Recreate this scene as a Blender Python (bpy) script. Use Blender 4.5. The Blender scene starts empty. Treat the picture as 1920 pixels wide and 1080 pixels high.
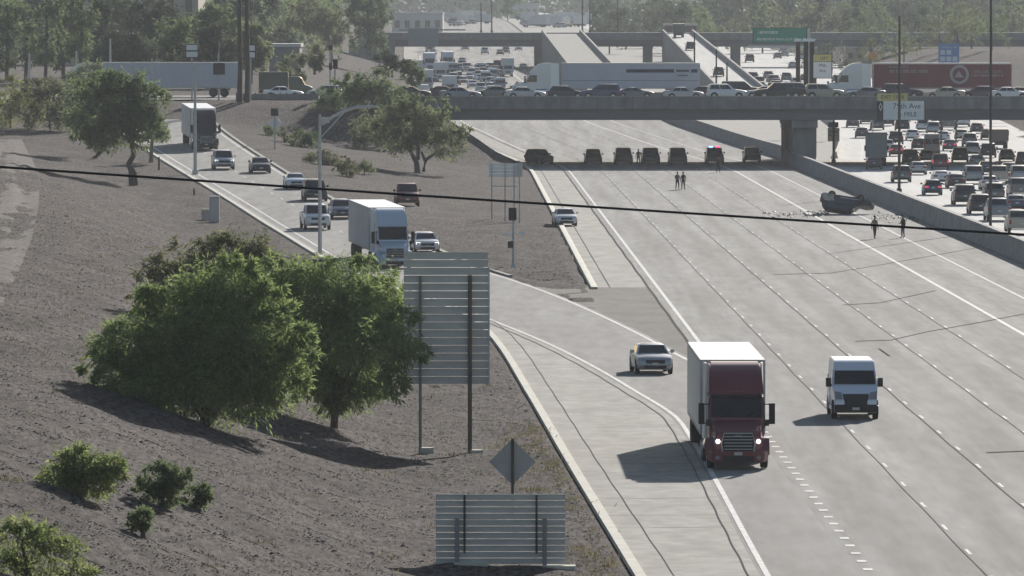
import bpy, bmesh, math, random
import numpy as np
from mathutils import Vector, Matrix

# ------------------------------------------------------------------ camera, sky, sun, exposure
scn = bpy.context.scene
COL = scn.collection
FPX = 14400.0            # focal length in pixels of a 1920 px wide frame
CAMZ = 18.3
HOR = 12.0               # picture row of the horizon
PITCH = math.atan((540 - HOR) / FPX)
cam_d = bpy.data.cameras.new('camera')
cam_d.sensor_width = 36.0
cam_d.lens = 36.0 * FPX / 1920.0
cam_d.clip_start = 5.0
cam_d.clip_end = 40000.0
cam = bpy.data.objects.new('camera', cam_d)
COL.objects.link(cam)
cam.location = (0, 0, CAMZ)
cam.rotation_euler = (math.pi / 2 - PITCH, 0, 0)
scn.camera = cam

SUN_EL, SUN_AZ = math.radians(18.5), math.radians(15.0)
world = bpy.data.worlds.new('World')
scn.world = world
world.use_nodes = True
wn = world.node_tree
wn.nodes.clear()
w_out = wn.nodes.new('ShaderNodeOutputWorld')
w_bg = wn.nodes.new('ShaderNodeBackground')
w_sky = wn.nodes.new('ShaderNodeTexSky')
w_sky.sky_type = 'NISHITA'
w_sky.sun_disc = False
w_sky.sun_elevation = SUN_EL
w_sky.sun_rotation = SUN_AZ
w_sky.dust_density = 0.6
w_bg.inputs['Strength'].default_value = 0.07
wn.links.new(w_sky.outputs[0], w_bg.inputs[0])
wn.links.new(w_bg.outputs[0], w_out.inputs[0])
sun_d = bpy.data.lights.new('sun', 'SUN')
sun_d.energy = 5.0
sun_d.angle = math.radians(0.5)
sun_d.color = (1.0, 0.94, 0.87)
sun = bpy.data.objects.new('sun', sun_d)
COL.objects.link(sun)
sdir = Vector((math.sin(SUN_AZ) * math.cos(SUN_EL), math.cos(SUN_AZ) * math.cos(SUN_EL), math.sin(SUN_EL)))
sun.location = sdir * 200
sun.rotation_euler = sdir.to_track_quat('Z', 'Y').to_euler()
vs = scn.view_settings
vs.view_transform = 'Standard'
vs.look = 'None'
vs.exposure = 0.40
vs.gamma = 1.0
vs.use_curve_mapping = False
scn.cycles.use_denoising = True
scn.cycles.max_bounces = 5
scn.cycles.diffuse_bounces = 2
scn.cycles.glossy_bounces = 2
scn.cycles.transparent_max_bounces = 8
scn.cycles.volume_bounces = 0
scn.cycles.sample_clamp_indirect = 4.0
HAZE_DENSITY = 1.15e-4

# ------------------------------------------------------------------ picture rays
FWD = Vector((0, math.cos(PITCH), -math.sin(PITCH)))
UP = Vector((0, math.sin(PITCH), math.cos(PITCH)))

def ray(px, py):
    d = FWD * FPX + Vector((1, 0, 0)) * (px - 960) + UP * (540 - py)
    return d / d.y

def pix(px, py, Y):
    d = ray(px, py)
    return Vector((d.x * Y, Y, CAMZ + d.z * Y))

# ------------------------------------------------------------------ lie of the land
def curve(tab):
    xs = np.array([t[0] for t in tab], float)
    ys = np.array([t[1] for t in tab], float)
    d = np.diff(ys) / np.diff(xs)
    m = np.zeros(len(xs))
    m[0], m[-1] = d[0], d[-1]
    for i in range(1, len(xs) - 1):
        m[i] = 0 if d[i - 1] * d[i] <= 0 else 2 * d[i - 1] * d[i] / (d[i - 1] + d[i])
    def f(x):
        if x <= xs[0]:
            return float(ys[0] + m[0] * (x - xs[0]))
        if x >= xs[-1]:
            return float(ys[-1] + m[-1] * (x - xs[-1]))
        i = int(np.searchsorted(xs, x)) - 1
        h = xs[i + 1] - xs[i]
        t = (x - xs[i]) / h
        return float((2 * t**3 - 3 * t**2 + 1) * ys[i] + (t**3 - 2 * t**2 + t) * h * m[i] + (-2 * t**3 + 3 * t**2) * ys[i + 1] + (t**3 - t**2) * h * m[i + 1])
    return f

def sstep(a, b, x):
    t = min(1.0, max(0.0, (x - a) / (b - a)))
    return t * t * (3 - 2 * t)

bend = curve([(0, 0), (840, 0), (900, -1), (971, -3.8), (1050, -7.4), (1132, -11), (1250, -14), (1490, -17), (1700, -19), (2500, -22), (9000, -22.1)])
def S(Y): return -0.00875 * Y + bend(Y)                      # centre offset of the freeway
zf = curve([(0, 0), (940, 0), (1100, 0.95), (1400, 3.0), (1700, 4.9), (2300, 8.4), (3200, 12.2), (6000, 14.5), (9500, 15)])
zr = curve([(0, 0), (530, 0), (593, .8), (650, 1.75), (720, 2.9), (810, 4.6), (865, 6.4), (885, 7.3), (905, 7.6)])
def ZR(Y): return 0.0 if Y < 530 else min(zr(Y), 7.6)
Xe = curve([(100, 9.5), (247, 8.22), (337, 7.45), (367, 5.75), (410, 2.56), (450, -1.41), (499, -6.9), (590, -16.4), (670, -24.7), (752, -33.4), (830, -41.6), (905, -49.5)])
Xi = curve([(380, 10.45), (400, 8.9), (428, 7.14), (475, 3.63), (510, .35), (525, -1.4), (640, -14.4), (830, -32.2), (905, -39.5)])
Xc = curve([(100, 8.0), (247, 3.85), (307, 2.13), (362, .63), (420, -1.1), (450, -2.7), (499, -8.1), (590, -17.8), (670, -26.1), (752, -34.8), (830, -43), (905, -51)])
XWl = curve([(0, 42.45), (600, 37.2), (840, 35.1), (905, 37.5), (1000, 42), (1125, 46), (1400, 48), (1700, 47), (2500, 30), (4000, 5), (9000, -60)])
XWr = curve([(0, 80), (600, 74), (850, 71.7), (1063, 71.6), (1150, 73), (1700, 74), (2500, 60), (4000, 36), (9000, -30)])
UB = curve([(0, 41.4), (560, 41.2), (700, 40.6), (880, 39.9), (935, 42.5), (1030, 43.4), (1120, 44.4), (1237, 46.4), (1700, 47.2)])   # face of the median barrier
def Xm(Y): return 9.9 + S(Y)                                   # kerb of the mainline shoulder
prof = curve([(0, 0.12), (3, .14), (6.5, .3), (9, .85), (14, 2.4), (20, 4.3), (26, 5.3), (40, 5.9), (200, 6.0), (9000, 6.0)])
Y0S, Y1S = 879.0, 919.0                                        # the cross street
ZST = 7.6

def H(x, y):
    """height of the finished ground"""
    xm = Xm(y)
    z = zf(y)
    if x >= xm - 0.02:
        if x <= XWr(y) + 1.0:
            return z
        r = (x - XWr(y) - 1.0)
        e = min(r * 0.28, 7.0 * (1 - 0.8 * sstep(1200, 2200, y)))
        return z + e
    # left of the mainline
    if y < 940:
        if y < 386:
            hl = 0.0 if x >= Xc(y) else prof(Xc(y) - x)
        else:
            xc, xi = Xc(y), Xi(y)
            if x < xc:
                hl = ZR(y) + prof(xc - x) * (1 - sstep(560, 860, y))
            elif x <= xi or xm - xi < 0.5:
                hl = ZR(y)
            else:
                w = (x - xi) / (xm - xi)
                hl = ZR(y) * (1 - w) ** 1.15
        if y > 800:
            ab = min(max((xm - 1.0 - x) / 1.5, 0), ZST)
            t = sstep(845, 874, y)
            hl = hl * (1 - t) + ab * t
        if y > 925:
            pass
        return hl
    ht = 7.6 * (1 - 0.55 * sstep(940, 1700, y)) * (1 - 0.8 * sstep(1700, 2600, y))
    return z + min(max((xm - 3.0 - x) * 0.33, 0), ht)

def ground(px, py):
    d = ray(px, py)
    Y = 140.0
    while Y < 9000:
        if CAMZ + d.z * Y < H(d.x * Y, Y):
            break
        Y += 2.0 if Y < 1200 else 6
    a, b = Y - (2.0 if Y < 1200 else 6), Y
    for _ in range(24):
        m = (a + b) / 2
        if CAMZ + d.z * m < H(d.x * m, m):
            b = m
        else:
            a = m
    return Vector((d.x * b, b, H(d.x * b, b)))

# ------------------------------------------------------------------ materials
MATS = {}

def mat(name, c, rough=0.8, metal=0.0, spec=0.3, c2=None, scale=None, stretch=(1, 1, 1), fine=None, bump=0.0, bscale=20.0, coat=0.0, lo=0.35, hi=0.65, trans=0.0, fstretch=None):
    if name in MATS:
        return MATS[name]
    m = bpy.data.materials.new(name)
    m.use_nodes = True
    nt = m.node_tree
    b = nt.nodes['Principled BSDF']
    b.inputs['Base Color'].default_value = (*c, 1)
    b.inputs['Roughness'].default_value = rough
    b.inputs['Metallic'].default_value = metal
    b.inputs['Specular IOR Level'].default_value = spec
    b.inputs['Coat Weight'].default_value = coat
    b.inputs['Coat Roughness'].default_value = 0.08
    tc = nt.nodes.new('ShaderNodeTexCoord')
    if c2 is not None:
        mp = nt.nodes.new('ShaderNodeMapping')
        mp.inputs['Scale'].default_value = stretch
        nt.links.new(tc.outputs['Object'], mp.inputs[0])
        n = nt.nodes.new('ShaderNodeTexNoise')
        n.inputs['Scale'].default_value = scale
        n.inputs['Detail'].default_value = 5
        n.inputs['Roughness'].default_value = 0.62
        nt.links.new(mp.outputs[0], n.inputs['Vector'])
        r = nt.nodes.new('ShaderNodeMapRange')
        r.inputs['From Min'].default_value = lo
        r.inputs['From Max'].default_value = hi
        nt.links.new(n.outputs[0], r.inputs['Value'])
        mx = nt.nodes.new('ShaderNodeMix')
        mx.data_type = 'RGBA'
        mx.inputs['A'].default_value = (*c, 1)
        mx.inputs['B'].default_value = (*c2, 1)
        nt.links.new(r.outputs[0], mx.inputs['Factor'])
        last = mx.outputs['Result']
        if fine is not None:                        # speckle multiplied in
            sc, amt = fine
            n2 = nt.nodes.new('ShaderNodeTexNoise')
            n2.inputs['Scale'].default_value = sc
            n2.inputs['Detail'].default_value = 3
            if fstretch:
                mp2 = nt.nodes.new('ShaderNodeMapping')
                mp2.inputs['Scale'].default_value = fstretch
                nt.links.new(tc.outputs['Object'], mp2.inputs[0])
                nt.links.new(mp2.outputs[0], n2.inputs['Vector'])
            else:
                nt.links.new(tc.outputs['Object'], n2.inputs['Vector'])
            r2 = nt.nodes.new('ShaderNodeMapRange')
            r2.inputs['From Min'].default_value = 0.32
            r2.inputs['From Max'].default_value = 0.68
            r2.inputs['To Min'].default_value = 1 - amt
            r2.inputs['To Max'].default_value = 1 + amt
            nt.links.new(n2.outputs[0], r2.inputs['Value'])
            v = nt.nodes.new('ShaderNodeVectorMath')
            v.operation = 'SCALE'
            nt.links.new(last, v.inputs[0])
            nt.links.new(r2.outputs[0], v.inputs['Scale'])
            last = v.outputs[0]
        nt.links.new(last, b.inputs['Base Color'])
    if bump > 0:
        n3 = nt.nodes.new('ShaderNodeTexNoise')
        n3.inputs['Scale'].default_value = bscale
        n3.inputs['Detail'].default_value = 4
        nt.links.new(tc.outputs['Object'], n3.inputs['Vector'])
        bp = nt.nodes.new('ShaderNodeBump')
        bp.inputs['Strength'].default_value = bump
        bp.inputs['Distance'].default_value = 0.1
        nt.links.new(n3.outputs[0], bp.inputs['Height'])
        nt.links.new(bp.outputs[0], b.inputs['Normal'])
    if trans > 0:
        tr = nt.nodes.new('ShaderNodeBsdfTranslucent')
        if c2 is not None:
            nt.links.new(last, tr.inputs['Color'])
        else:
            tr.inputs['Color'].default_value = (*c, 1)
        ms = nt.nodes.new('ShaderNodeMixShader')
        ms.inputs[0].default_value = trans
        out = nt.nodes['Material Output']
        nt.links.new(b.outputs[0], ms.inputs[1])
        nt.links.new(tr.outputs[0], ms.inputs[2])
        nt.links.new(ms.outputs[0], out.inputs[0])
    MATS[name] = m
    return m

def glow(name, c, e):
    m = mat(name, c, 0.3)
    b = m.node_tree.nodes['Principled BSDF']
    b.inputs['Emission Color'].default_value = (*c, 1)
    b.inputs['Emission Strength'].default_value = e
    return m

def paint(name, c, metal=0.0, rough=0.42):
    return mat('paint_' + name, c, rough, max(metal, .2), 0.6, coat=0.35)

M_ASPH = mat('asphalt', (.175, .171, .163), .93, spec=.15, c2=(.29, .285, .27), scale=.6, stretch=(1.0, .03, 1), lo=.38, hi=.62, fine=(1.5, .17), fstretch=(1, .10, 1), bump=.10, bscale=14)
M_RAMP = mat('ramp_asphalt', (.185, .18, .172), .93, spec=.15, c2=(.265, .26, .248), scale=.5, stretch=(1, .05, 1), fine=(1.3, .16), fstretch=(1, .12, 1), bump=.10, bscale=14)
M_GORE = mat('gore_asphalt', (.115, .105, .098), .95, spec=.1, c2=(.17, .158, .145), scale=.5, stretch=(1, .3, 1), fine=(2.2, .15))
M_WEST = mat('pale_concrete_road', (.48, .47, .44), .9, spec=.2, c2=(.60, .59, .56), scale=.6, stretch=(1, .04, 1), fine=(1.5, .08))
M_APRON = mat('apron_concrete', (.27, .26, .23), .93, spec=.15, c2=(.375, .36, .32), scale=.55, stretch=(1, .3, 1), lo=.36, hi=.64, fine=(2.2, .14), fstretch=(.6, .35, 1), bump=.1, bscale=6)
M_GUTTER = mat('gutter_concrete', (.28, .27, .245), .93, spec=.15, c2=(.36, .35, .315), scale=.7, fine=(1.6, .12))
M_KERB = mat('kerb_concrete', (.50, .48, .40), .9, c2=(.64, .615, .52), scale=.9, fine=(3, .1))
M_LINE = mat('road_paint', (.38, .38, .365), .8, c2=(.66, .66, .635), scale=1.6, fine=(6, .2))
M_CRACK = mat('crack_sealer', (.10, .098, .094), .95, spec=0.0, c2=(.19, .185, .18), scale=1.5)
M_JOINT = mat('worn_joint', (.16, .155, .145), .95, spec=0.0, c2=(.225, .215, .20), scale=1.5)
M_DIRT = mat('gravelly_dirt', (.058, .048, .0435), .97, spec=.05, c2=(.102, .087, .080), scale=.34, stretch=(1, .35, 1), fine=(5.0, .75), fstretch=(1, .2, 1), bump=.9, bscale=8)
M_DIRT2 = mat('pale_track_dirt', (.066, .056, .050), .97, spec=.1, c2=(.122, .106, .096), scale=.35, fine=(3.5, .5), fstretch=(1, .25, 1), bump=.4, bscale=4)
M_STONE = mat('stone', (.075, .064, .058), .95, c2=(.21, .19, .175), scale=2.6, lo=.45, hi=.75)
M_BARR = mat('barrier_concrete', (.22, .215, .215), .92, c2=(.29, .28, .272), scale=.9, stretch=(.7, .7, .12), fine=(1.2, .14), fstretch=(1, .4, 1))
M_BRIDGE = mat('bridge_concrete', (.20, .195, .20), .92, c2=(.275, .265, .262), scale=.5, stretch=(1.6, 1, .12), fine=(1.2, .12))
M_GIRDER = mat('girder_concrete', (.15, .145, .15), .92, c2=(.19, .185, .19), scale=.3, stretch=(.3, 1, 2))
M_STEEL = mat('galvanised_steel', (.48, .48, .47), .55, .25, c2=(.58, .58, .57), scale=3)
M_DKST = mat('dark_steel', (.055, .05, .048), .6, .3, c2=(.085, .08, .075), scale=3)
M_RUST = mat('brown_steel', (.13, .105, .09), .7, .2, c2=(.14, .105, .085), scale=3)
M_ALU = mat('sign_back_aluminium', (.50, .49, .46), .8, .0, c2=(.60, .585, .55), scale=1.1, stretch=(1, 1, 5))
M_BLACK = mat('black_plastic', (.02, .02, .022), .5)
M_RUBBER = mat('tyre_rubber', (.022, .022, .023), .85, c2=(.034, .033, .033), scale=6)
M_RIM = mat('wheel_rim', (.42, .42, .43), .35, .8)
M_CHROME = mat('chrome', (.62, .62, .64), .18, 1.0)
M_GLASS = mat('tinted_glass', (.014, .016, .019), .06, 0, .6)
M_GRILLE = mat('dark_grille', (.025, .026, .028), .45)
M_LAMP = mat('headlight_glass', (.26, .27, .29), .10, .1, .6)
M_LAMPON = glow('lit_headlight', (1.0, .98, .95), 2.0)
M_TAIL = mat('tail_lamp', (.32, .015, .02), .25, 0, .5)
M_TAILON = glow('lit_tail_lamp', (1.0, .12, .14), .35)
M_AMBER = mat('amber_lamp', (.6, .22, .03), .3)
M_PLATE = mat('number_plate', (.55, .55, .52), .5)
M_WOOD = mat('bark', (.075, .058, .045), .95, c2=(.12, .095, .075), scale=4, stretch=(3, 3, .6))
M_WOOD2 = mat('pale_bark', (.19, .16, .13), .95, c2=(.25, .215, .175), scale=3, stretch=(3, 3, .6))
def leafmat(name, a, b, t=.55): return mat(name, a, .75, spec=.2, c2=b, scale=1.1, lo=.38, hi=.62, trans=t, fine=(4.0, .3))
L_BIG = leafmat('leaves_palo_verde', (.165, .225, .085), (.26, .32, .125))
L_DARK = leafmat('leaves_dark', (.11, .15, .07), (.18, .225, .105))
L_YEL = leafmat('leaves_yellow_green', (.14, .165, .05), (.24, .26, .085))
L_GREY = leafmat('leaves_grey_green', (.135, .165, .085), (.215, .245, .125))
L_OLIVE = leafmat('leaves_olive', (.11, .125, .065), (.18, .19, .095))
L_DRY = leafmat('leaves_dry_yellow', (.17, .215, .08), (.27, .31, .12))
L_FAR = leafmat('leaves_far', (.065, .082, .05), (.11, .13, .08), .3)

def wheel_bands(m, u0, lane, amt):
    """tyre polished bands that follow the lanes"""
    nt = m.node_tree
    b = nt.nodes['Principled BSDF']
    src = b.inputs['Base Color'].links[0].from_socket
    tc = nt.nodes.new('ShaderNodeTexCoord')
    dp = nt.nodes.new('ShaderNodeVectorMath'); dp.operation = 'DOT_PRODUCT'
    k = 2 * math.pi / lane
    dp.inputs[1].default_value = (k, .00875 * k, 0)
    nt.links.new(tc.outputs['Object'], dp.inputs[0])
    ad = nt.nodes.new('ShaderNodeMath'); ad.operation = 'ADD'; ad.inputs[1].default_value = -u0 * k
    nt.links.new(dp.outputs['Value'], ad.inputs[0])
    co = nt.nodes.new('ShaderNodeMath'); co.operation = 'COSINE'
    nt.links.new(ad.outputs[0], co.inputs[0])
    mr = nt.nodes.new('ShaderNodeMapRange')
    mr.inputs['From Min'].default_value = -.2; mr.inputs['From Max'].default_value = 1
    mr.inputs['To Min'].default_value = 1.0; mr.inputs['To Max'].default_value = 1 - amt
    nt.links.new(co.outputs[0], mr.inputs['Value'])
    sc = nt.nodes.new('ShaderNodeVectorMath'); sc.operation = 'SCALE'
    nt.links.new(src, sc.inputs[0]); nt.links.new(mr.outputs[0], sc.inputs['Scale'])
    # slab to slab tone
    mp = nt.nodes.new('ShaderNodeMapping'); mp.inputs['Rotation'].default_value = (0, 0, -.00875)
    mp.inputs['Scale'].default_value = (1 / lane, 1 / 13.0, 0)
    mp.inputs['Location'].default_value = (-(u0 - lane / 2) / lane, 0, 0)
    nt.links.new(tc.outputs['Object'], mp.inputs[0])
    fl = nt.nodes.new('ShaderNodeVectorMath'); fl.operation = 'FLOOR'
    nt.links.new(mp.outputs[0], fl.inputs[0])
    wnz = nt.nodes.new('ShaderNodeTexWhiteNoise'); wnz.noise_dimensions = '3D'
    nt.links.new(fl.outputs[0], wnz.inputs['Vector'])
    m2 = nt.nodes.new('ShaderNodeMapRange'); m2.inputs['To Min'].default_value = .95; m2.inputs['To Max'].default_value = 1.05
    nt.links.new(wnz.outputs['Value'], m2.inputs['Value'])
    s2 = nt.nodes.new('ShaderNodeVectorMath'); s2.operation = 'SCALE'
    nt.links.new(sc.outputs[0], s2.inputs[0]); nt.links.new(m2.outputs[0], s2.inputs['Scale'])
    nt.links.new(s2.outputs[0], b.inputs['Base Color'])
wheel_bands(M_ASPH, 15.7, 3.69, .20)

# ------------------------------------------------------------------ mesh building
class MB:
    def __init__(s):
        s.v, s.f, s.m = [], [], []
    def add(s, v, f, mi=0):
        o = len(s.v)
        s.v += [tuple(p) for p in v]
        s.f += [tuple(i + o for i in q) for q in f]
        s.m += [mi] * len(f)
        return s
    def box(s, x0, x1, y0, y1, z0, z1, mi=0):
        v = [(x0, y0, z0), (x1, y0, z0), (x1, y1, z0), (x0, y1, z0), (x0, y0, z1), (x1, y0, z1), (x1, y1, z1), (x0, y1, z1)]
        return s.add(v, [(0, 3, 2, 1), (4, 5, 6, 7), (0, 1, 5, 4), (1, 2, 6, 5), (2, 3, 7, 6), (3, 0, 4, 7)], mi)
    def hexa(s, b, t, mi=0):
        return s.add(list(b) + list(t), [(0, 3, 2, 1), (4, 5, 6, 7), (0, 1, 5, 4), (1, 2, 6, 5), (2, 3, 7, 6), (3, 0, 4, 7)], mi)
    def tube(s, pts, rad, n=8, mi=0, cap=True):
        pts = [Vector(p) for p in pts]
        if not isinstance(rad, (list, tuple)):
            rad = [rad] * len(pts)
        rings = []
        up = Vector((0, 0, 1))
        for i, p in enumerate(pts):
            t = (pts[min(i + 1, len(pts) - 1)] - pts[max(i - 1, 0)]).normalized()
            a = up if abs(t.z) < .9 else Vector((1, 0, 0))
            e1 = t.cross(a).normalized()
            e2 = t.cross(e1).normalized()
            rings.append([p + (e1 * math.cos(2 * math.pi * k / n) + e2 * math.sin(2 * math.pi * k / n)) * rad[i] for k in range(n)])
        v = [q for r in rings for q in r]
        f = []
        for i in range(len(pts) - 1):
            for k in range(n):
                k2 = (k + 1) % n
                f.append((i * n + k, i * n + k2, (i + 1) * n + k2, (i + 1) * n + k))
        if cap:
            f.append(tuple(range(n - 1, -1, -1)))
            f.append(tuple((len(pts) - 1) * n + k for k in range(n)))
        return s.add(v, f, mi)
    def loft(s, rings, mi=0, closed=True, caps=True):
        n = len(rings[0])
        v = [p for r in rings for p in r]
        f = []
        for i in range(len(rings) - 1):
            for k in range(n if closed else n - 1):
                k2 = (k + 1) % n
                f.append((i * n + k, i * n + k2, (i + 1) * n + k2, (i + 1) * n + k))
        if caps and closed:
            f.append(tuple(range(n - 1, -1, -1)))
            f.append(tuple((len(rings) - 1) * n + k for k in range(n)))
        return s.add(v, f, mi)
    def prof(s, out, hw, mi=0):
        """side outline [(x,z)] pulled out to the half width hw(x,z) on both sides"""
        n = len(out)
        v = [(x, hw(x, z), z) for x, z in out] + [(x, -hw(x, z), z) for x, z in out]
        f = [tuple(range(n)), tuple(range(2 * n - 1, n - 1, -1))]
        for k in range(n):
            k2 = (k + 1) % n
            f.append((k2, k, n + k, n + k2))
        return s.add(v, f, mi)
    def panel(s, q, t=.012, mi=0, c=(0, 0, .8)):
        """quad raised by t away from the point c"""
        q = [Vector(p) for p in q]
        nn = (q[1] - q[0]).cross(q[3] - q[0]).normalized()
        mid = sum(q, Vector()) / 4
        if nn.dot(mid - Vector(c)) < 0:
            q = [q[3], q[2], q[1], q[0]]
            nn = -nn
        return s.hexa([p - nn * t for p in q], [p + nn * t for p in q], mi)
    def disc(s, c, r, ax, t, n=16, mi=0):
        c = Vector(c)
        a = Vector(ax)
        return s.tube([c - a * t / 2, c + a * t / 2], r, n, mi)
    def mesh(s, name, mats, smooth=40, bevel=0.0):
        me = bpy.data.meshes.new(name)
        me.from_pydata(s.v, [], s.f)
        for m in mats:
            me.materials.append(m)
        me.polygons.foreach_set('material_index', s.m)
        if bevel > 0:
            bm = bmesh.new()
            bm.from_mesh(me)
            bmesh.ops.recalc_face_normals(bm, faces=bm.faces)
            es = [e for e in bm.edges if len(e.link_faces) == 2 and e.calc_face_angle(0) > .35]
            bmesh.ops.bevel(bm, geom=es, offset=bevel, segments=2, affect='EDGES', clamp_overlap=True)
            bm.to_mesh(me)
            bm.free()
        if smooth:
            me.polygons.foreach_set('use_smooth', [True] * len(me.polygons))
            me.set_sharp_from_angle(angle=math.radians(smooth))
        me.update()
        return me

def obj(name, mb, mats, parent=None, loc=None, smooth=40, bevel=0.0):
    if not isinstance(mats, (list, tuple)):
        mats = [mats]
    me = mb if isinstance(mb, bpy.types.Mesh) else mb.mesh(name, mats, smooth, bevel)
    o = bpy.data.objects.new(name, me)
    COL.objects.link(o)
    if parent is not None:
        o.parent = parent
    if loc is not None:
        o.location = loc
    return o

LABELS = {}
def tag(o, label, cat, group=None, kind=None):
    o['label'] = label
    o['category'] = cat
    if group:
        o['group'] = group
    if kind:
        o['kind'] = kind
    return o

def struct(name, mb, m, smooth=40, kind='structure'):
    o = obj(name, mb, m, smooth=smooth)
    o['kind'] = kind
    return o

def thing(name, label, cat, loc=(0, 0, 0), rz=0, group=None, ry=0, rx=0):
    o = bpy.data.objects.new(name, None)
    COL.objects.link(o)
    o.empty_display_size = .5
    o.location = loc
    o.rotation_euler = (rx, ry, rz)
    return tag(o, label, cat, group)
# ------------------------------------------------------------------ ground sheet
def lin(a, b, n): return [a + (b - a) * i / n for i in range(n)]
rowsY = [20, 60, 100, 140, 170] + list(np.arange(190, 640, 4.0)) + list(np.arange(640, 940, 6.0)) + list(np.arange(940, 1300, 18.0)) + list(np.geomspace(1300, 9500, 50))
grid = []
rg = random.Random(5)
def wob(x, y): return .10 * math.sin(x * .9 + y * .31) + .08 * math.sin(x * .37 - y * .53 + 2) + .05 * math.sin(x * 2.3 + y * 1.1)
track_rows = []
for Y in rowsY:
    xm, xwr = Xm(Y), XWr(Y) + 1
    if Y < 386:
        xc = Xc(Y); xi = xm - .2
    else:
        xc = Xc(Y) if Y < 905 else Xc(905) + (Y - 905) * -.02
        xi = min(Xi(Y), xm - .2) if Y < 905 else min(Xi(905) + (Y - 905) * .02, xm - .2)
    xs = [-2600, -900, -350, -160, -100, -75] + lin(xc - 60, xc - 28, 12) + lin(xc - 28, xc, 36) + [xc + .02, xc + .38] + lin(xc + .5, xi, 3) + lin(xi, xm, 14) + lin(xm, xwr, 8) + lin(xwr, xwr + 40, 10) + [xwr + 40, xwr + 120, xwr + 400, xwr + 1000, 2600]
    row = []
    for x in xs:
        z = H(x, Y)
        onroad = (xc + .05 < x < xi + .3 and (Y < 386 or Y < 905)) or (x > xm - .6 and x < xwr)
        if onroad:
            z -= .12
        elif x > -350:
            z += wob(x, Y) * (.8 if Y < 800 else .5) * min(1, abs(x - xc) / 3)
        row.append((x, Y, z))
    grid.append(row)
mb = MB()
mb.loft(grid, closed=False)
struct('ground', mb, M_DIRT, smooth=80)

# worn vehicle track on the top of the bank
mb = MB()
tr = []
for py, xl, xr_ in [(640, -70, -18), (560, -50, 8), (500, -40, 40), (450, -30, 60), (400, -25, 72), (360, -25, 74), (320, -25, 70), (290, -25, 56), (262, -25, 40)]:
    a, b = ground(xl, py), ground(xr_, py)
    r = []
    for k in range(9):
        q = a.lerp(b, k / 8)
        r.append((q.x, q.y, H(q.x, q.y) + wob(q.x, q.y) * .8 + .05))
    tr.append(r)
mb.loft(tr, closed=False)
struct('dirt_track', mb, M_DIRT2, smooth=80)

# ------------------------------------------------------------------ road sheets
def sheet(name, left, right, zfun, Ys, m, n=6, dz=0.0, kind='structure'):
    rows = []
    for Y in Ys:
        a, b = left(Y), right(Y)
        rows.append([(a + (b - a) * k / n, Y, zfun(Y) + dz) for k in range(n + 1)])
    mb = MB()
    mb.loft(rows, closed=False)
    return struct(name, mb, m, smooth=80, kind=kind)

YE = list(np.arange(140, 1200, 8.0)) + list(np.geomspace(1200, 6000, 40))
sheet('eastbound_road', lambda Y: 13.3 + S(Y), lambda Y: UB(min(Y, 1700)) + S(Y) - .02, zf, YE, M_ASPH, 8)
sheet('westbound_road', lambda Y: max(XWl(Y), UB(min(Y, 1700)) + S(Y) + .95) if Y < 1300 else XWl(Y), XWr, zf, YE, M_WEST, 8)
sheet('median_ground', lambda Y: UB(min(Y, 1700)) + S(Y) + .9, lambda Y: max(XWl(Y), UB(min(Y, 1700)) + S(Y) + 1.0), lambda Y: zf(Y) - .01, [y for y in YE if y > 845], M_GUTTER, 3)
sheet('shoulder', lambda Y: 9.9 + S(Y), lambda Y: 13.3 + S(Y), zf, [y for y in YE if 495 <= y < 2600], M_APRON, 3, .006)
YR = list(np.arange(386, 906, 5.0))
sheet('on_ramp', lambda Y: Xe(Y) - (.55 if Y > 440 else .25), lambda Y: min(Xi(Y) + .35, 13.32 + S(Y)), ZR, YR, M_RAMP, 5, .004)
sheet('merge_lane', lambda Y: Xe(Y) - .25, lambda Y: 13.3 + S(Y), lambda Y: 0, list(np.arange(140, 393, 4.0)), M_RAMP, 4, .0)
sheet('gore', lambda Y: Xi(Y) + .35, lambda Y: 13.3 + S(Y), lambda Y: 0, list(np.arange(392, 505, 4.0)), M_GORE, 3, .002)
sheet('drain_apron', lambda Y: Xc(Y) + .4, lambda Y: Xe(Y) - .25, lambda Y: 0, list(np.arange(140, 452, 4.0)), M_APRON, 4, .002)
sheet('ramp_gutter', lambda Y: Xc(Y) + .3, lambda Y: Xe(Y) - .55, ZR, list(np.arange(452, 906, 5.0)), M_GUTTER, 2, .002)
sheet('cross_street', lambda Y: -190, lambda Y: Xm(899) - 10.5, lambda Y: ZST, [Y0S - 1, 892, 905, Y1S + 1], mat('street_asphalt', (.09, .09, .09), .9, c2=(.12, .12, .12), scale=.4), 8, .05)

# painted markings
def stripe(mb, cx, w, Ya, Yb, zfun, step=6.0, dz=.012):
    n = max(1, int((Yb - Ya) / step))
    rows = []
    for i in range(n + 1):
        Y = Ya + (Yb - Ya) * i / n
        c = cx(Y)
        rows.append([(c - w / 2, Y, zfun(Y) + dz), (c + w / 2, Y, zfun(Y) + dz)])
    mb.loft(rows, closed=False)

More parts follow.
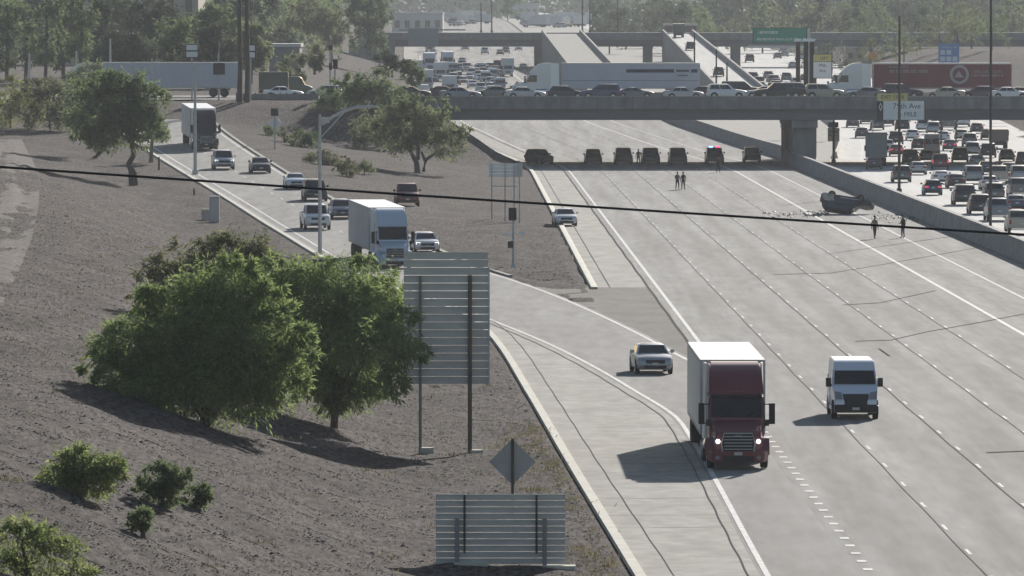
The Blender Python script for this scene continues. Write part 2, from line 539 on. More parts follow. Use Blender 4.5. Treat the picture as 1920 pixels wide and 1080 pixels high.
def ul(u): return lambda Y: u + S(Y)
edge = MB()
stripe(edge, ul(13.87), .22, 384, 1900, zf)
stripe(edge, ul(36.3), .18, 150, 1500, zf)
stripe(edge, ul(32.3), .26, 150, 1600, zf)
stripe(edge, lambda Y: Xe(Y), .2, 150, 900, lambda Y: ZR(Y))
stripe(edge, lambda Y: Xi(Y), .22, 392, 880, lambda Y: ZR(Y), dz=.014)
stripe(edge, lambda Y: XWl(Y) + 3.6, .16, 200, 1500, zf)
stripe(edge, lambda Y: XWl(Y) + 7.9, .16, 200, 1500, zf)
stripe(edge, lambda Y: XWr(Y) - 2.5, .16, 200, 1500, zf)
struct('edge_lines', edge, M_LINE)
dash = MB()
for u in (17.56, 21.25, 24.93, 28.6):
    k = 0
    Y = 152 + (u * 3.1) % 12
    while Y < 1500:
        stripe(dash, ul(u), .125, Y, Y + 2.6, zf, 10)
        Y += 12.19
for off in (11.6, 15.25, 18.9, 22.6, 26.2, 29.9):
    Y = 300 + (off * 2.7) % 12
    while Y < 1300:
        stripe(dash, lambda q, o=off: XWl(q) + o, .14, Y, Y + 3.05, zf, 10)
        Y += 12.19
struct('lane_dashes', dash, M_LINE)
short = MB()
Y = 150
while Y < 372:
    stripe(short, lambda q: 13.75 + S(q), .32, Y, Y + .9, zf, 10)
    Y += 3.66
Y = 545
while Y < 800:
    stripe(short, lambda q: (Xe(q) + Xi(q)) / 2, .14, Y, Y + 3.0, ZR, 4)
    Y += 12.2
struct('short_dashes', short, M_LINE)
# sawn joints and sealed cracks
jt = MB()
for u, w in ((13.25, .16), (17.4, .045), (21.1, .06), (24.8, .045), (28.45, .045)):
    stripe(jt, lambda Y, u=u: u + S(Y) + .02 * math.sin(Y * .21), w, 392 if u < 14 else 150, 1100, zf, 3, .009)
stripe(jt, lambda Y: 10.75 + S(Y), .08, 500, 1000, zf, 3, .009)
stripe(jt, lambda Y: Xc(Y) + 1.35 + .015 * math.sin(Y * .4), .045, 150, 448, lambda Y: 0, 3, .012)
stripe(jt, lambda Y: Xe(Y) - .62 + .02 * math.sin(Y * .5), .06, 150, 470, lambda Y: 0, 2, .016)
Y = 160
rj = random.Random(9)
while Y < 445:
    a, b = Xc(Y) + .4, Xe(Y) - .6
    y2 = Y + .5
    wd = rj.choice([.03, .04, .07])
    jt.add([(a, Y, .011), (b, y2, .011), (b, y2 + wd, .011), (a, Y + wd, .011)], [(0, 1, 2, 3)])
    Y += rj.uniform(6, 15)
struct('pavement_joints', jt, M_JOINT)

ck = MB()
for pts in ([(1604, 640), (1670, 638), (1740, 622), (1830, 606), (1925, 588)], [(1850, 849), (1925, 846)], [(1580, 572), (1650, 568), (1755, 545)], [(1450, 515), (1560, 512), (1650, 497), (1830, 465)],
            [(1648, 654), (1668, 668)]):
    g = [ground(*p) for p in pts]
    for a, b in zip(g, g[1:]):
        d = (b - a); d.z = 0
        nrm = Vector((-d.y, d.x, 0)).normalized()
        w = .16
        nn = Vector((0, 1, 0)) if abs(d.x) > .3 else Vector((1, 0, 0))
        ww = .5 * .55 if abs(d.x) > .3 else .06
        z = Vector((0, 0, .013))
        ck.add([a - nn * ww + z, b - nn * ww + z, b + nn * ww + z, a + nn * ww + z], [(0, 1, 2, 3)])
struct('sealed_cracks', ck, M_CRACK)

def extrude_path(mb, prof_, xfun, zfun, Ys):
    rings = []
    for Y in Ys:
        x, z = xfun(Y), zfun(Y)
        rings.append([(x + a, Y, z + b) for a, b in prof_])
    mb.loft(rings)

kp = [(0, -.1), (.42, -.1), (.42, .06), (.36, .15), (.02, .15), (0, .1)]
mb = MB(); extrude_path(mb, kp, Xc, ZR, list(np.arange(140, 905, 5.0)))
struct('bank_kerb', mb, M_KERB)
mb = MB(); extrude_path(mb, [(-.45, -.1), (0, -.1), (0, .12), (-.06, .15), (-.42, .15), (-.45, .1)], Xm, zf, list(np.arange(497, 1300, 6.0)))
struct('shoulder_kerb', mb, M_KERB)
mb = MB(); extrude_path(mb, [(0, -.1), (.35, -.1), (.35, .12), (0, .12)], lambda Y: Xi(Y) + .5, ZR, list(np.arange(520, 880, 6.0)))
struct('ramp_kerb', mb, M_GUTTER)
mb = MB(); extrude_path(mb, [(-.3, -.1), (.3, -.1), (.15, .5), (.1, .85), (-.1, .85), (-.15, .5)], lambda Y: XWl(Y) + .6, zf, list(np.arange(925, 1250, 12.0)))
tag(obj('roadside_barrier', mb, M_KERB), 'low pale concrete barrier curving off beyond the bridge beside the queue', 'barrier')
mb = MB()
extrude_path(mb, [(0, -.1), (.95, -.1), (.95, .08), (.80, .30), (.70, 1.5), (.25, 1.5), (.14, .3), (0, .08)], lambda Y: UB(Y) + S(Y), zf, list(np.arange(140, 1260, 6.0)))
tag(obj('median_barrier', mb, M_BARR), 'long grey concrete median wall between the closed lanes and the queue', 'barrier')

# loose stones on the bank (too many to count)
mb = MB()
rs = random.Random(3)
oct_f = [(0, 2, 4), (2, 1, 4), (1, 3, 4), (3, 0, 4), (2, 0, 5), (1, 2, 5), (3, 1, 5), (0, 3, 5)]
for i in range(80000):
    Y = 196 + 430 * rs.random() ** 1.9
    xmin = -Y / 15 - 2
    xk = Xc(Y)
    x = xk - .3 - (xk - .3 - xmin) * rs.random()
    if Y > 510 and rs.random() < .35:
        x = Xi(Y) + 1.2 + rs.random() * max(0, Xm(Y) - Xi(Y) - 2.5)
    r = .016 + .022 * rs.random() + (.05 * rs.random() if rs.random() < .03 else 0)
    z = H(x, Y) + wob(x, Y) * .8 * min(1, abs(x - xk) / 3) + r * .1
    sx, sy, sz = r * rs.uniform(.8, 1.6), r * rs.uniform(.8, 1.6), r * rs.uniform(.5, 1.0)
    mb.add([(x - sx, Y, z), (x + sx, Y, z), (x, Y - sy, z), (x, Y + sy, z), (x, Y, z + sz), (x, Y, z - sz)], oct_f[:4])
struct('gravel', mb, M_STONE, smooth=0, kind='stuff')

# distant hills that close the view
mb = MB()
rows = []
for j, (yy, hh) in enumerate(((7800, 14), (8300, 34), (8800, 42), (9400, 16))):
    rows.append([(-2400 + 48 * i, yy, hh + (9 * math.sin(i * .23 + j) + 5 * math.sin(i * .71)) * (1 if 0 < j < 3 else 0)) for i in range(101)])
mb.loft(rows, closed=False)
struct('hills', mb, mat('far_hillside', (.10, .12, .10), .95, c2=(.15, .15, .12), scale=.01), smooth=80)
# ------------------------------------------------------------------ near bridge
def lettering(txt, size, loc, m, parent, name='lettering', align='CENTER', rz=0.0, sx=1.0):
    cu = bpy.data.curves.new('lettering', 'FONT')
    cu.body = txt
    cu.size = size
    cu.align_x = align
    cu.align_y = 'CENTER'
    cu.extrude = .004
    cu.resolution_u = 2
    tmp = bpy.data.objects.new('tmp', cu)
    COL.objects.link(tmp)
    dg = bpy.context.evaluated_depsgraph_get()
    me = bpy.data.meshes.new_from_object(tmp.evaluated_get(dg))
    bpy.data.objects.remove(tmp)
    me.materials.clear()
    me.materials.append(m)
    o = bpy.data.objects.new(name, me)
    COL.objects.link(o)
    o.location = loc
    o.rotation_euler = (math.pi / 2, 0, rz)
    o.scale = (sx, 1, 1)
    o.parent = parent
    return o

BX0, BX1 = -13.0, 96.0
br = thing('road_bridge', 'long grey concrete overpass crossing the closed freeway, queue of traffic on its deck', 'bridge', (0, 899, 0))
mb = MB(); mb.box(BX0, BX1, -20.2, 20.2, 6.9, 7.55)
obj('deck', mb, M_BRIDGE, br)
for yy in (-20.2, 20.0):
    mb = MB()
    mb.box(BX0 - 9, BX1, yy - .18, yy + .3, 6.55, 7.92)
    mb.box(BX0 - 9, BX1, yy - .24, yy + .36, 7.92, 8.04)
    for k in range(27):
        xx = BX0 - 6 + k * 4.1
        mb.box(xx, xx + .07, yy - .20, yy + .32, 6.6, 7.9, 1)
    obj('parapet', mb, [M_BRIDGE, M_GIRDER], br)
gys = [-19.5 + i * 3.0 for i in range(14)]
for i, gy in enumerate(gys):
    mb = MB(); mb.box(BX0 + 1, BX1, gy - .35, gy + .35, 5.3, 6.9)
    obj('girder', mb, M_GIRDER, br)
mb = MB(); mb.box(BX0 - 1, BX0 + 1.2, -19.8, 19.8, 4.0, 6.9)
obj('abutment', mb, M_GIRDER, br)
mb = MB(); mb.box(32.0, 35.0, -19.6, 19.6, 4.4, 5.3)
obj('pier_cap', mb, M_BRIDGE, br)
for gy in (-17.5, -8.5, 0.5, 9.5, 17.5):
    mb = MB()
    mb.box(32.15, 34.85, gy - .9, gy + .9, -.1, 4.4)
    obj('pier', mb, M_BRIDGE, br, bevel=.08)
# fence on the street left of the bridge
mb = MB()
fx0, fx1, fy = -31.5, -22.2, 878.6
mb.box(fx0, fx1, fy - .08, fy + .08, 7.0, 8.3)
for k in range(14):
    xx = fx0 + (fx1 - fx0) * k / 13
    mb.box(xx - .08, xx + .08, fy - .14, fy + .14, 6.8, 8.45)
tag(obj('street_wall', mb, M_BARR), 'low grey wall along the street edge in front of the white sedan', 'wall')

# ------------------------------------------------------------------ far bridge with its two ramps
FY = 1700.0
fb = thing('far_bridge', 'hazy dark overpass in the distance with two ramps climbing up to it', 'bridge', (0, FY, 0))
def fpx(px): return (px - 960) / FPX * FY
mb = MB(); mb.box(-34, 120, -1, 13, 10.9, 12.5); obj('parapet', mb, M_BRIDGE, fb)
mb = MB(); mb.box(-33, 120, -.2, 12, 9.4, 10.9); obj('girder', mb, M_GIRDER, fb)
for px in (1010, 1215, 1380, 1545):
    mb = MB(); mb.box(fpx(px) - 1, fpx(px) + 1, 1, 11, 4, 9.4); obj('pier', mb, M_GIRDER, fb)
mb = MB(); mb.box(-36, -26, -2, 14, 3, 10.9); obj('abutment', mb, M_GIRDER, fb)
for nm, x0, x1, w, Yb, zt in (('left_ramp', 6.5, 13.6, 8.8, 1270, 12.3), ('right_ramp', 33.2, 35.6, 6.9, 1240, 12.3)):
    rows, l1, l2, r1, r2 = [], [], [], [], []
    road, walls = MB(), MB()
    Ys = [Yb + (FY - Yb) * k / 12 for k in range(13)]
    ww = [w + (1.6 * (FY - y) / (FY - Yb) if nm == 'right_ramp' else 0) for y in Ys]
    cen = []
    for y, wq in zip(Ys, ww):
        t = (y - Yb) / (FY - Yb)
        x = x1 + (x0 - x1) * t
        z = zf(Yb) + .1 + (zt - zf(Yb) - .1) * t
        g = zf(y) - .3
        rows.append([(x + .4 + (wq - .8) * k / 3, y - FY, z) for k in range(4)])
        l1.append([(x, y - FY, g), (x + .4, y - FY, g), (x + .4, y - FY, z + .9), (x, y - FY, z + .9)])
        r1.append([(x + wq - .4, y - FY, g), (x + wq, y - FY, g), (x + wq, y - FY, z + .9), (x + wq - .4, y - FY, z + .9)])
    road.loft(rows, closed=False)
    walls.loft(l1); walls.loft(r1)
    obj('ramp_deck', road, M_GUTTER if nm == 'left_ramp' else M_WEST, fb)
    obj('ramp_wall', walls, M_BARR, fb)
def ramp2(Y):                 # middle of the right ramp
    t = (Y - 1240) / (FY - 1240)
    return Vector((35.6 + (33.2 - 35.6) * t + 3.6, Y, zf(1240) + .1 + (12.3 - zf(1240) - .1) * t))
# ------------------------------------------------------------------ vehicles
PAINT = mat('paint_blank', (.5, .5, .5))
C = {
    'white': paint('white', (.72, .73, .74)), 'silver': paint('silver', (.42, .43, .45), .35), 'grey': paint('grey', (.17, .175, .185), .35),
    'dark': paint('dark', (.040, .042, .048), .15), 'black': paint('black', (.016, .016, .018)), 'blue': paint('blue', (.055, .07, .14), .25),
    'steel': paint('steel', (.20, .23, .28), .35), 'maroon': paint('maroon', (.20, .045, .05), .1), 'red': paint('red', (.20, .03, .04), .1), 'beige': paint('beige', (.42, .38, .32), .2),
    'wreck': paint('wreck', (.030, .036, .055), .3), 'green': paint('green', (.035, .055, .048), .15), 'plum': paint('plum', (.085, .06, .085), .2), 'brown': paint('brown', (.12, .085, .08)),
    'paleblue': paint('paleblue', (.60, .67, .74), .1), 'bluewhite': paint('bluewhite', (.74, .77, .83)),
}

class Part:
    def __init__(s, name, me, loc=None, kids=(), near=False):
        s.name, s.me, s.loc, s.kids, s.near = name, me, loc, list(kids), near

def P(name, mb, mats, loc=None, kids=(), bevel=0.0, smooth=40):
    if not isinstance(mats, (list, tuple)):
        mats = [mats]
    return Part(name, mb.mesh(name, mats, smooth, bevel), loc, kids)

def wheel_part(r, w, side, loc, twin=False, rims=True):
    mb = MB()
    y0 = 0
    wid = w * (2.3 if twin else 1)
    mb.tube([(0, -wid / 2, 0), (0, -wid / 2 + .03, 0), (0, wid / 2 - .03, 0), (0, wid / 2, 0)], [r * .93, r, r, r * .93], 18)
    rm = MB()
    yo = side * (wid / 2 + .004)
    rm.tube([(0, yo - side * .02, 0), (0, yo + side * .012, 0)], [r * .62, r * .58], 14)
    rm.tube([(0, yo, 0), (0, yo + side * .03, 0)], [r * .2, r * .16], 8)
    return P('wheel', mb, M_RUBBER, loc, [P('rim', rm, M_RIM)] if rims else ())

def car_kit(L=4.8, W=1.84, Ht=1.45, hood=.96, belt=.98, trunk=1.02, xr=-1.75, rr=-.95, rf=.25, xf=1.05, wb=2.8, gc=.2, wr=.335, kind='sedan', detail=True, lit=False, roofw=.60, tail=False):
    hw = W / 2
    f, b = L / 2, -L / 2
    parts = []
    def sec(x, zb, zt, h):
        half = [(h * .86, zb), (h * .975, zb + .10), (h, zb + (zt - zb) * .5), (h * .985, zt - .12), (h * .94, zt - .02), (h * .55, zt + .012)]
        pts = [(x, y, z) for y, z in half] + [(x, 0, zt + .02)] + [(x, -y, z) for y, z in reversed(half)]
        return pts
    bedx = -.72 if kind == 'pickup' else None
    tz = trunk
    if kind == 'pickup':
        st = [sec(bedx, gc, belt, hw)]
    else:
        st = [sec(b, gc + .2, tz - .30, hw * .80), sec(b + .06, gc + .12, tz - .10, hw * .90), sec(b + .22, gc + .04, tz, hw * .965), sec(b + .9, gc, tz + .01, hw)]
    st += [sec(0, gc, belt, hw), sec(xf - .15, gc, hood + .03, hw), sec(f - .75, gc, hood - .04, hw * .985), sec(f - .28, gc + .03, hood - .14, hw * .93), sec(f - .07, gc + .08, hood - .24, hw * .84), sec(f, gc + .18, hood - .38, hw * .74)]
    mb = MB()
    mb.loft(st)
    hb, hr = hw * .90, hw * roofw / .62 * .74
    zb = belt - .04
    zc = Ht - .07
    base = [(xr, -hb, zb), (xf, -hb, hood - .02), (xf, hb, hood - .02), (xr, hb, zb)]
    roof = [(rr, -hr, zc), (rf, -hr, zc), (rf, hr, zc), (rr, hr, zc)]
    mb.hexa(base, roof)
    mb.hexa(roof, [(rr + .22, -hr + .16, Ht), (rf - .2, -hr + .16, Ht), (rf - .2, hr - .16, Ht), (rr + .22, hr - .16, Ht)])
    if kind == 'pickup':
        mb.box(b + .05, bedx, -hw, -hw + .1, gc + .25, belt)
        mb.box(b + .05, bedx, hw - .1, hw, gc + .25, belt)
        mb.box(b, b + .1, -hw + .02, hw - .02, gc + .28, belt - .01)
        mb.box(b + .1, bedx, -hw + .1, hw - .1, gc + .25, .78)
    parts.append(P('body', mb, PAINT, bevel=.022 if detail else 0))
    cen = (0, 0, (zb + zc) / 2)
    def on(q, u, v):
        a, bb, c_, d = [Vector(p) for p in q]
        return (a.lerp(bb, u)).lerp(d.lerp(c_, u), v)
    def quad(q, u0, u1, v0, v1): return [on(q, u0, v0), on(q, u1, v0), on(q, u1, v1), on(q, u0, v1)]
    fr = [base[1], base[2], roof[2], roof[1]]
    rear = [base[3], base[0], roof[0], roof[3]]
    mb = MB(); mb.panel(quad(fr, .06, .94, .07, .95), .012, c=cen); parts.append(P('windshield', mb, M_GLASS))
    mb = MB(); mb.panel(quad(rear, .08, .92, .16 if kind != 'pickup' else .25, .92), .012, c=cen); parts.append(P('rear_window', mb, M_GLASS))
    for sd in (-1, 1):
        i0, i1 = (0, 1) if sd < 0 else (3, 2)
        q = [base[i0], base[i1], roof[i1], roof[i0]]
        if detail:
            for u0, u1 in ((.10, .47), (.50, .90)):
                mb = MB(); mb.panel(quad(q, u0, u1, .14, .90), .010, c=cen); parts.append(P('side_window', mb, M_GLASS))
        else:
            mb = MB(); mb.panel(quad(q, .10, .90, .14, .90), .010, c=cen); parts.append(P('side_window', mb, M_GLASS))
        # lamps
        hx = f - .17
        mb = MB(); mb.hexa([(hx - .12, sd * hw * .62, hood - .33), (hx + .125, sd * hw * .58, hood - .33), (hx - .02, sd * hw * .895, hood - .33), (hx - .12, sd * hw * .90, hood - .33)],
                           [(hx - .2, sd * hw * .62, hood - .19), (hx + .05, sd * hw * .58, hood - .19), (hx - .08, sd * hw * .90, hood - .17), (hx - .2, sd * hw * .90, hood - .17)])
        parts.append(P('headlight', mb, M_LAMPON if lit else M_LAMP))
        mb = MB()
        if kind in ('suv', 'pickup', 'van'):
            mb.box(b - .012, b + .14, sd * hw * .80, sd * hw * .965, belt - .38, belt - .03)
        else:
            mb.box(b + .0, b + .2, sd * hw * .50, sd * hw * .925, tz - .27, tz - .10)
        parts.append(P('taillight', mb, M_TAILON if tail else M_TAIL))
        mb = MB(); mb.box(xf - .52, xf - .36, sd * (hw - .02), sd * (hw + .19), belt + .02, belt + .19)
        parts.append(P('mirror', mb, M_BLACK if not detail else PAINT, bevel=.02))
    mb = MB(); mb.box(f - .16, f + .008, -hw * .52, hw * .52, hood - .42, hood - .24)
    mb.box(f - .2, f + .004, -hw * .60, hw * .60, gc + .10, gc + .24)
    parts.append(P('grille', mb, M_GRILLE))
    mb = MB(); mb.box(b - .03, b + .2, -hw * .8, hw * .8, gc + .08, gc + .26)
    parts.append(P('rear_bumper', mb, M_CHROME if kind == 'pickup' else M_BLACK))
    mb = MB(); mb.box(b - .02, b + .2, -.16, .16, tz - .32 if kind == 'sedan' else belt - .42, tz - .20 if kind == 'sedan' else belt - .30)
    parts.append(P('license_plate', mb, M_PLATE))
    if detail:
        mb = MB(); mb.box(f - .03, f + .02, -.16, .16, gc + .26, gc + .38)
        parts.append(P('license_plate', mb, M_PLATE))
        for sd in (-1, 1):
            for x in (-wb / 2, wb / 2):
                mb = MB(); mb.tube([(x, sd * (hw - .15), wr + .02), (x, sd * (hw + .004), wr + .02)], wr + .07, 18)
                parts.append(P('wheel_arch', mb, M_BLACK))
    for x in (-wb / 2, wb / 2):
        for sd in (-1, 1):
            parts.append(wheel_part(wr, .21, sd, (x, sd * (hw - .095), wr), rims=detail))
    return parts

def van_kit(detail=True, high=2.55, lit=False):
    L, hw = 5.9, 1.02
    parts = []
    def hwf(x, z):
        t = max(0, min(1, (z - 1.25) / 1.3))
        k = 1 - .13 * t
        if x > 2.3: k *= 1 - .10 * (x - 2.3) / .65
        return hw * k
    out = [(-2.95, .42), (-2.95, 2.2), (-2.86, high - .06), (-2.6, high), (.45, high), (.95, high - .06), (1.22, high - .20), (1.38, 2.12), (2.02, 1.44), (2.62, 1.22), (2.86, 1.02), (2.95, .75), (2.95, .38), (2.7, .28), (-2.7, .28)]
    mb = MB(); mb.prof(out, hwf)
    parts.append(P('body', mb, PAINT, bevel=.035))
    def Y(x, z, s, k=1.0): return s * hwf(x, z) * k
    a, b_ = (1.955, 1.52), (1.42, 2.08)
    mb = MB(); mb.panel([(a[0], -hwf(*a) * .93, a[1]), (a[0], hwf(*a) * .93, a[1]), (b_[0], hwf(*b_) * .93, b_[1]), (b_[0], -hwf(*b_) * .93, b_[1])], .03, c=(0, 0, 1))
    parts.append(P('windshield', mb, M_GLASS))
    for s in (-1, 1):
        mb = MB(); mb.panel([(.35, Y(.3, 1.38, s), 1.38), (1.75, Y(1.7, 1.42, s), 1.42), (1.22, Y(1.2, 2.15, s), 2.12), (.35, Y(.3, 2.15, s), 2.15)], .015, c=(0, 0, 1.4))
        parts.append(P('side_window', mb, M_GLASS))
        mb = MB(); mb.hexa([(2.55, s * .62, .90), (2.985, s * .60, .90), (2.95, s * .93, .90), (2.5, s * .96, .90)], [(2.45, s * .66, 1.2), (2.82, s * .64, 1.18), (2.76, s * .94, 1.24), (2.4, s * .96, 1.26)])
        parts.append(P('headlight', mb, M_LAMPON if lit else M_LAMP))
        mb = MB(); mb.box(-2.975, -2.85, s * .80, s * .97, 1.1, 1.75); parts.append(P('taillight', mb, M_TAIL))
        mb = MB(); mb.box(1.48, 1.62, s * 1.03, s * 1.27, 1.38, 1.78); mb.box(1.5, 1.58, s * .95, s * 1.05, 1.42, 1.5)
        parts.append(P('mirror', mb, M_BLACK, bevel=.02))
        mb = MB(); mb.box(-2.972, -2.93, s * .08, s * .78, 1.5, 2.15); parts.append(P('rear_window', mb, M_GLASS))
        if detail:
            mb = MB(); mb.box(-1.6, .2, s * 1.008, s * 1.024, .5, .54); mb.box(-.02, .0, s * .99, s * 1.022, .5, 1.3)
            parts.append(P('door_trim', mb, M_BLACK))
    mb = MB(); mb.hexa([(2.8, -.50, .56), (2.995, -.50, .56), (2.995, .50, .56), (2.8, .50, .56)], [(2.6, -.60, 1.12), (2.88, -.58, 1.12), (2.88, .58, 1.12), (2.6, .60, 1.12)])
    parts.append(P('grille', mb, M_GRILLE, bevel=.02))
    mb = MB(); mb.box(2.6, 3.01, -.95, .95, .32, .66); parts.append(P('front_bumper', mb, M_BLACK, bevel=.03))
    mb = MB(); mb.box(-3.02, -2.8, -.95, .95, .42, .62); parts.append(P('rear_bumper', mb, M_BLACK, bevel=.03))
    mb = MB(); mb.box(3.0, 3.025, -.16, .16, .42, .54); parts.append(P('license_plate', mb, M_PLATE))
    for x in (-1.85, 1.9):
        for s in (-1, 1):
            parts.append(wheel_part(.36, .23, s, (x, s * .92, .36), rims=detail))
    for s in (-1, 1):
        for x in (-1.85, 1.9):
            mb = MB(); mb.tube([(x, s * .8, .38), (x, s * 1.026, .38)], .45, 18)
            parts.append(P('wheel_arch', mb, M_BLACK))
    return parts

def semi_kit(fair=True, trailer=16.15, tmat=None, lit=True, stripe=False, fair_col=None, deco=None):
    """nose at x = 0, everything behind it"""
    parts = []
    def w1(x, z):
        if x > -1.7:
            k = .98 - .16 * (x + 1.7) / 1.7
        else:
            k = 1.0
        return 1.12 * k * (1 - .06 * max(0, (z - 2.0) / 2.0))
    hood = [(-.05, .62), (-.02, 1.05), (-.2, 1.48), (-.9, 1.72), (-1.75, 1.93), (-1.75, .62)]
    mb = MB(); mb.prof(hood, lambda x, z: w1(x, 1.0) * (1 - .14 * max(0, (z - 1.2) / .7)))
    parts.append(P('hood', mb, PAINT, bevel=.07))
    cab = [(-1.6, .75), (-1.6, 1.88), (-2.12, 2.82), (-4.75, 2.86), (-4.75, .75)]
    mb = MB(); mb.prof(cab, w1)
    parts.append(P('cab', mb, PAINT, bevel=.06))
    if fair:
        fo = [(-2.08, 2.80), (-2.28, 3.1), (-2.75, 3.62), (-3.3, 3.95), (-3.9, 4.08), (-4.75, 4.08), (-4.75, 2.80)]
        mb = MB(); mb.prof(fo, lambda x, z: w1(x, 2.6) * (1 - .05 * (z - 2.8)))
        parts.append(P('roof_fairing', mb, PAINT, bevel=.09))
        for s in (-1, 1):
            mb = MB(); mb.hexa([(-5.7, s * 1.18, .95), (-4.65, s * 1.13, .95), (-4.65, s * 1.19, .95), (-5.7, s * 1.24, .95)], [(-5.6, s * 1.14, 4.0), (-4.65, s * 1.06, 4.0), (-4.65, s * 1.12, 4.0), (-5.6, s * 1.20, 4.0)])
            parts.append(P('side_extender', mb, M_ROOF))  # white colour paints in the sun glare on the cab's own paint
    a, b_ = (-1.66, 1.97), (-2.09, 2.745)
    mb = MB(); mb.panel([(a[0], -1.0, a[1]), (a[0], 1.0, a[1]), (b_[0], .98, b_[1]), (b_[0], -.98, b_[1])], .02, c=(-4, 0, 1.5))
    parts.append(P('windshield', mb, M_GLASS))
    if fair:
        mb = MB(); mb.box(-2.24, -2.02, -1.02, 1.02, 2.78, 2.87)
        parts.append(P('sun_visor', mb, M_BLACK))
        for y in (-.22, 0, .22):
            mb = MB(); mb.box(-2.32, -2.20, y - .05, y + .05, 2.94, 2.99)
            parts.append(P('marker_lamp', mb, M_AMBER))
    for s in (-1, 1):
        mb = MB(); mb.panel([(-3.05, s * 1.115, 1.85), (-1.85, s * 1.115, 1.85), (-2.2, s * 1.095, 2.65), (-3.05, s * 1.095, 2.65)], .014, c=(-2.5, 0, 2))
        parts.append(P('side_window', mb, M_GLASS))
        mb = MB(); mb.hexa([(-.55, s * .70, .98), (-.035, s * .66, .98), (-.16, s * .955, .98), (-.55, s * .985, .98)], [(-.65, s * .72, 1.27), (-.10, s * .69, 1.25), (-.26, s * .95, 1.28), (-.65, s * .97, 1.30)])
        kid = MB(); kid.tube([(-.16, s * .80, 1.12), (.0, s * .80, 1.12)], .09, 12)
        parts.append(P('headlight', mb, M_LAMP, kids=[P('bulb', kid, M_LAMPON if lit else M_LAMP)]))
        mb = MB()
        mb.box(-1.72, -1.56, s * 1.28, s * 1.52, 1.72, 2.55)
        mb.tube([(-1.8, s * 1.05, 1.75), (-1.66, s * 1.4, 1.75)], .025, 6)
        mb.tube([(-1.9, s * 1.05, 2.5), (-1.66, s * 1.4, 2.5)], .025, 6)
        parts.append(P('mirror', mb, M_BLACK, bevel=.03))
        mb = MB()
        ring = [(-1.18 + .66 * math.cos(t), .55 + .62 * math.sin(t)) for t in [math.pi * k / 10 for k in range(11)]]
        v = []
        for x, z in ring: v.append([(x, s * .78, z), (x, s * 1.26, z), (x, s * 1.26, z + .05), (x, s * .78, z + .09)])
        mb.loft(v)
        parts.append(P('fender', mb, PAINT))
        mb = MB(); mb.tube([(-4.3, s * .95, .78), (-2.9, s * .95, .78)], .32, 16)
        parts.append(P('fuel_tank', mb, M_CHROME))
        mb = MB(); mb.tube([(-4.9, s * .85, 1.0), (-4.9, s * .85, 3.3)], .07, 8)
        parts.append(P('exhaust_stack', mb, M_CHROME))
    for y in (-.55, .35):
        wp_ = MB(); wp_.tube([(-1.62, y, 1.99), (-1.72, y + .35, 2.22)], .018, 5); parts.append(P('wiper', wp_, M_BLACK))
    fg = MB(); fg.box(.0, .115, -.62, .62, .33, .55)
    parts.append(P('lower_grille', fg, M_GRILLE))
    for s in (-1, 1):
        fl_ = MB(); fl_.tube([(.0, s * .82, .48), (.085, s * .82, .48)], .085, 12); parts.append(P('fog_lamp', fl_, M_LAMP))
        hm = MB(); hm.tube([(-.75, s * .9, 1.45), (-.7, s * 1.12, 1.72)], .02, 5); hm.box(-.76, -.64, s * 1.05, s * 1.25, 1.70, 1.95); parts.append(P('hood_mirror', hm, M_BLACK))
        st_ = MB(); st_.box(-2.9, -2.2, s * 1.0, s * 1.2, .45, .52); st_.box(-2.9, -2.2, s * 1.0, s * 1.2, .85, .90); parts.append(P('cab_step', st_, M_STEEL))
    lp = MB(); lp.box(.09, .11, -.16, .16, .58, .70); parts.append(P('license_plate', lp, M_PLATE))
    mb = MB()
    mb.box(-.12, .035, -.62, .62, .72, 1.42)
    parts.append(P('grille', mb, M_GRILLE, bevel=.04, kids=[]))
    mb = MB()
    for k in range(5): mb.box(.03, .06, -.56, .56, .80 + k * .125, .83 + k * .125)
    mb.tube([(.04, -.62, .72), (.05, -.66, 1.05), (.03, -.56, 1.44), (.03, .56, 1.44), (.05, .66, 1.05), (.04, .62, .72)], .028, 6)
    mb.box(.035, .05, -.15, .15, 1.30, 1.35)
    parts[-1].kids.append(P('grille_bars', mb, M_STEEL))
    mb = MB(); mb.hexa([(-.5, -1.2, .30), (.06, -1.0, .30), (.06, 1.0, .30), (-.5, 1.2, .30)], [(-.5, -1.24, .74), (.10, -1.04, .74), (.10, 1.04, .74), (-.5, 1.24, .74)])
    parts.append(P('front_bumper', mb, PAINT if fair else M_STEEL, bevel=.05))
    mb = MB(); mb.box(-7.2, -.5, -.42, .42, .62, .92)
    parts.append(P('chassis', mb, M_BLACK))
    for s in (-1, 1):
        parts.append(wheel_part(.5, .28, s, (-1.18, s * 1.06, .5)))
        for x in (-5.6, -6.9):
            parts.append(wheel_part(.5, .26, s, (x, s * .93, .5), twin=True))
    # trailer
    x1, x0 = -5.95, -5.95 - trailer
    mb = MB(); mb.box(x0, x1, -1.3, 1.3, 1.12, 4.05)
    ribs = MB()
    n = int(trailer / 1.2)
    mt = tmat or M_TRAILER
    body = P('trailer', mb, mt, bevel=.03)
    rf_ = MB(); rf_.box(x0 + .02, x1 - .02, -1.29, 1.29, 4.0, 4.085)
    body.kids.append(P('trailer_roof', rf_, M_ROOF))
    rb = MB(); rb.box(x0 - .01, x1 + .012, -1.312, 1.312, 3.93, 4.07)
    rb.box(x0 - .01, x1 + .012, -1.312, 1.312, 1.06, 1.20)
    for cx in (x0 + .02, x1 - .02):
        for s in (-1, 1): rb.box(cx - .04, cx + .04, s * 1.27, s * 1.316, 1.2, 3.93)
    body.kids.append(P('trailer_rail', rb, M_ALU))
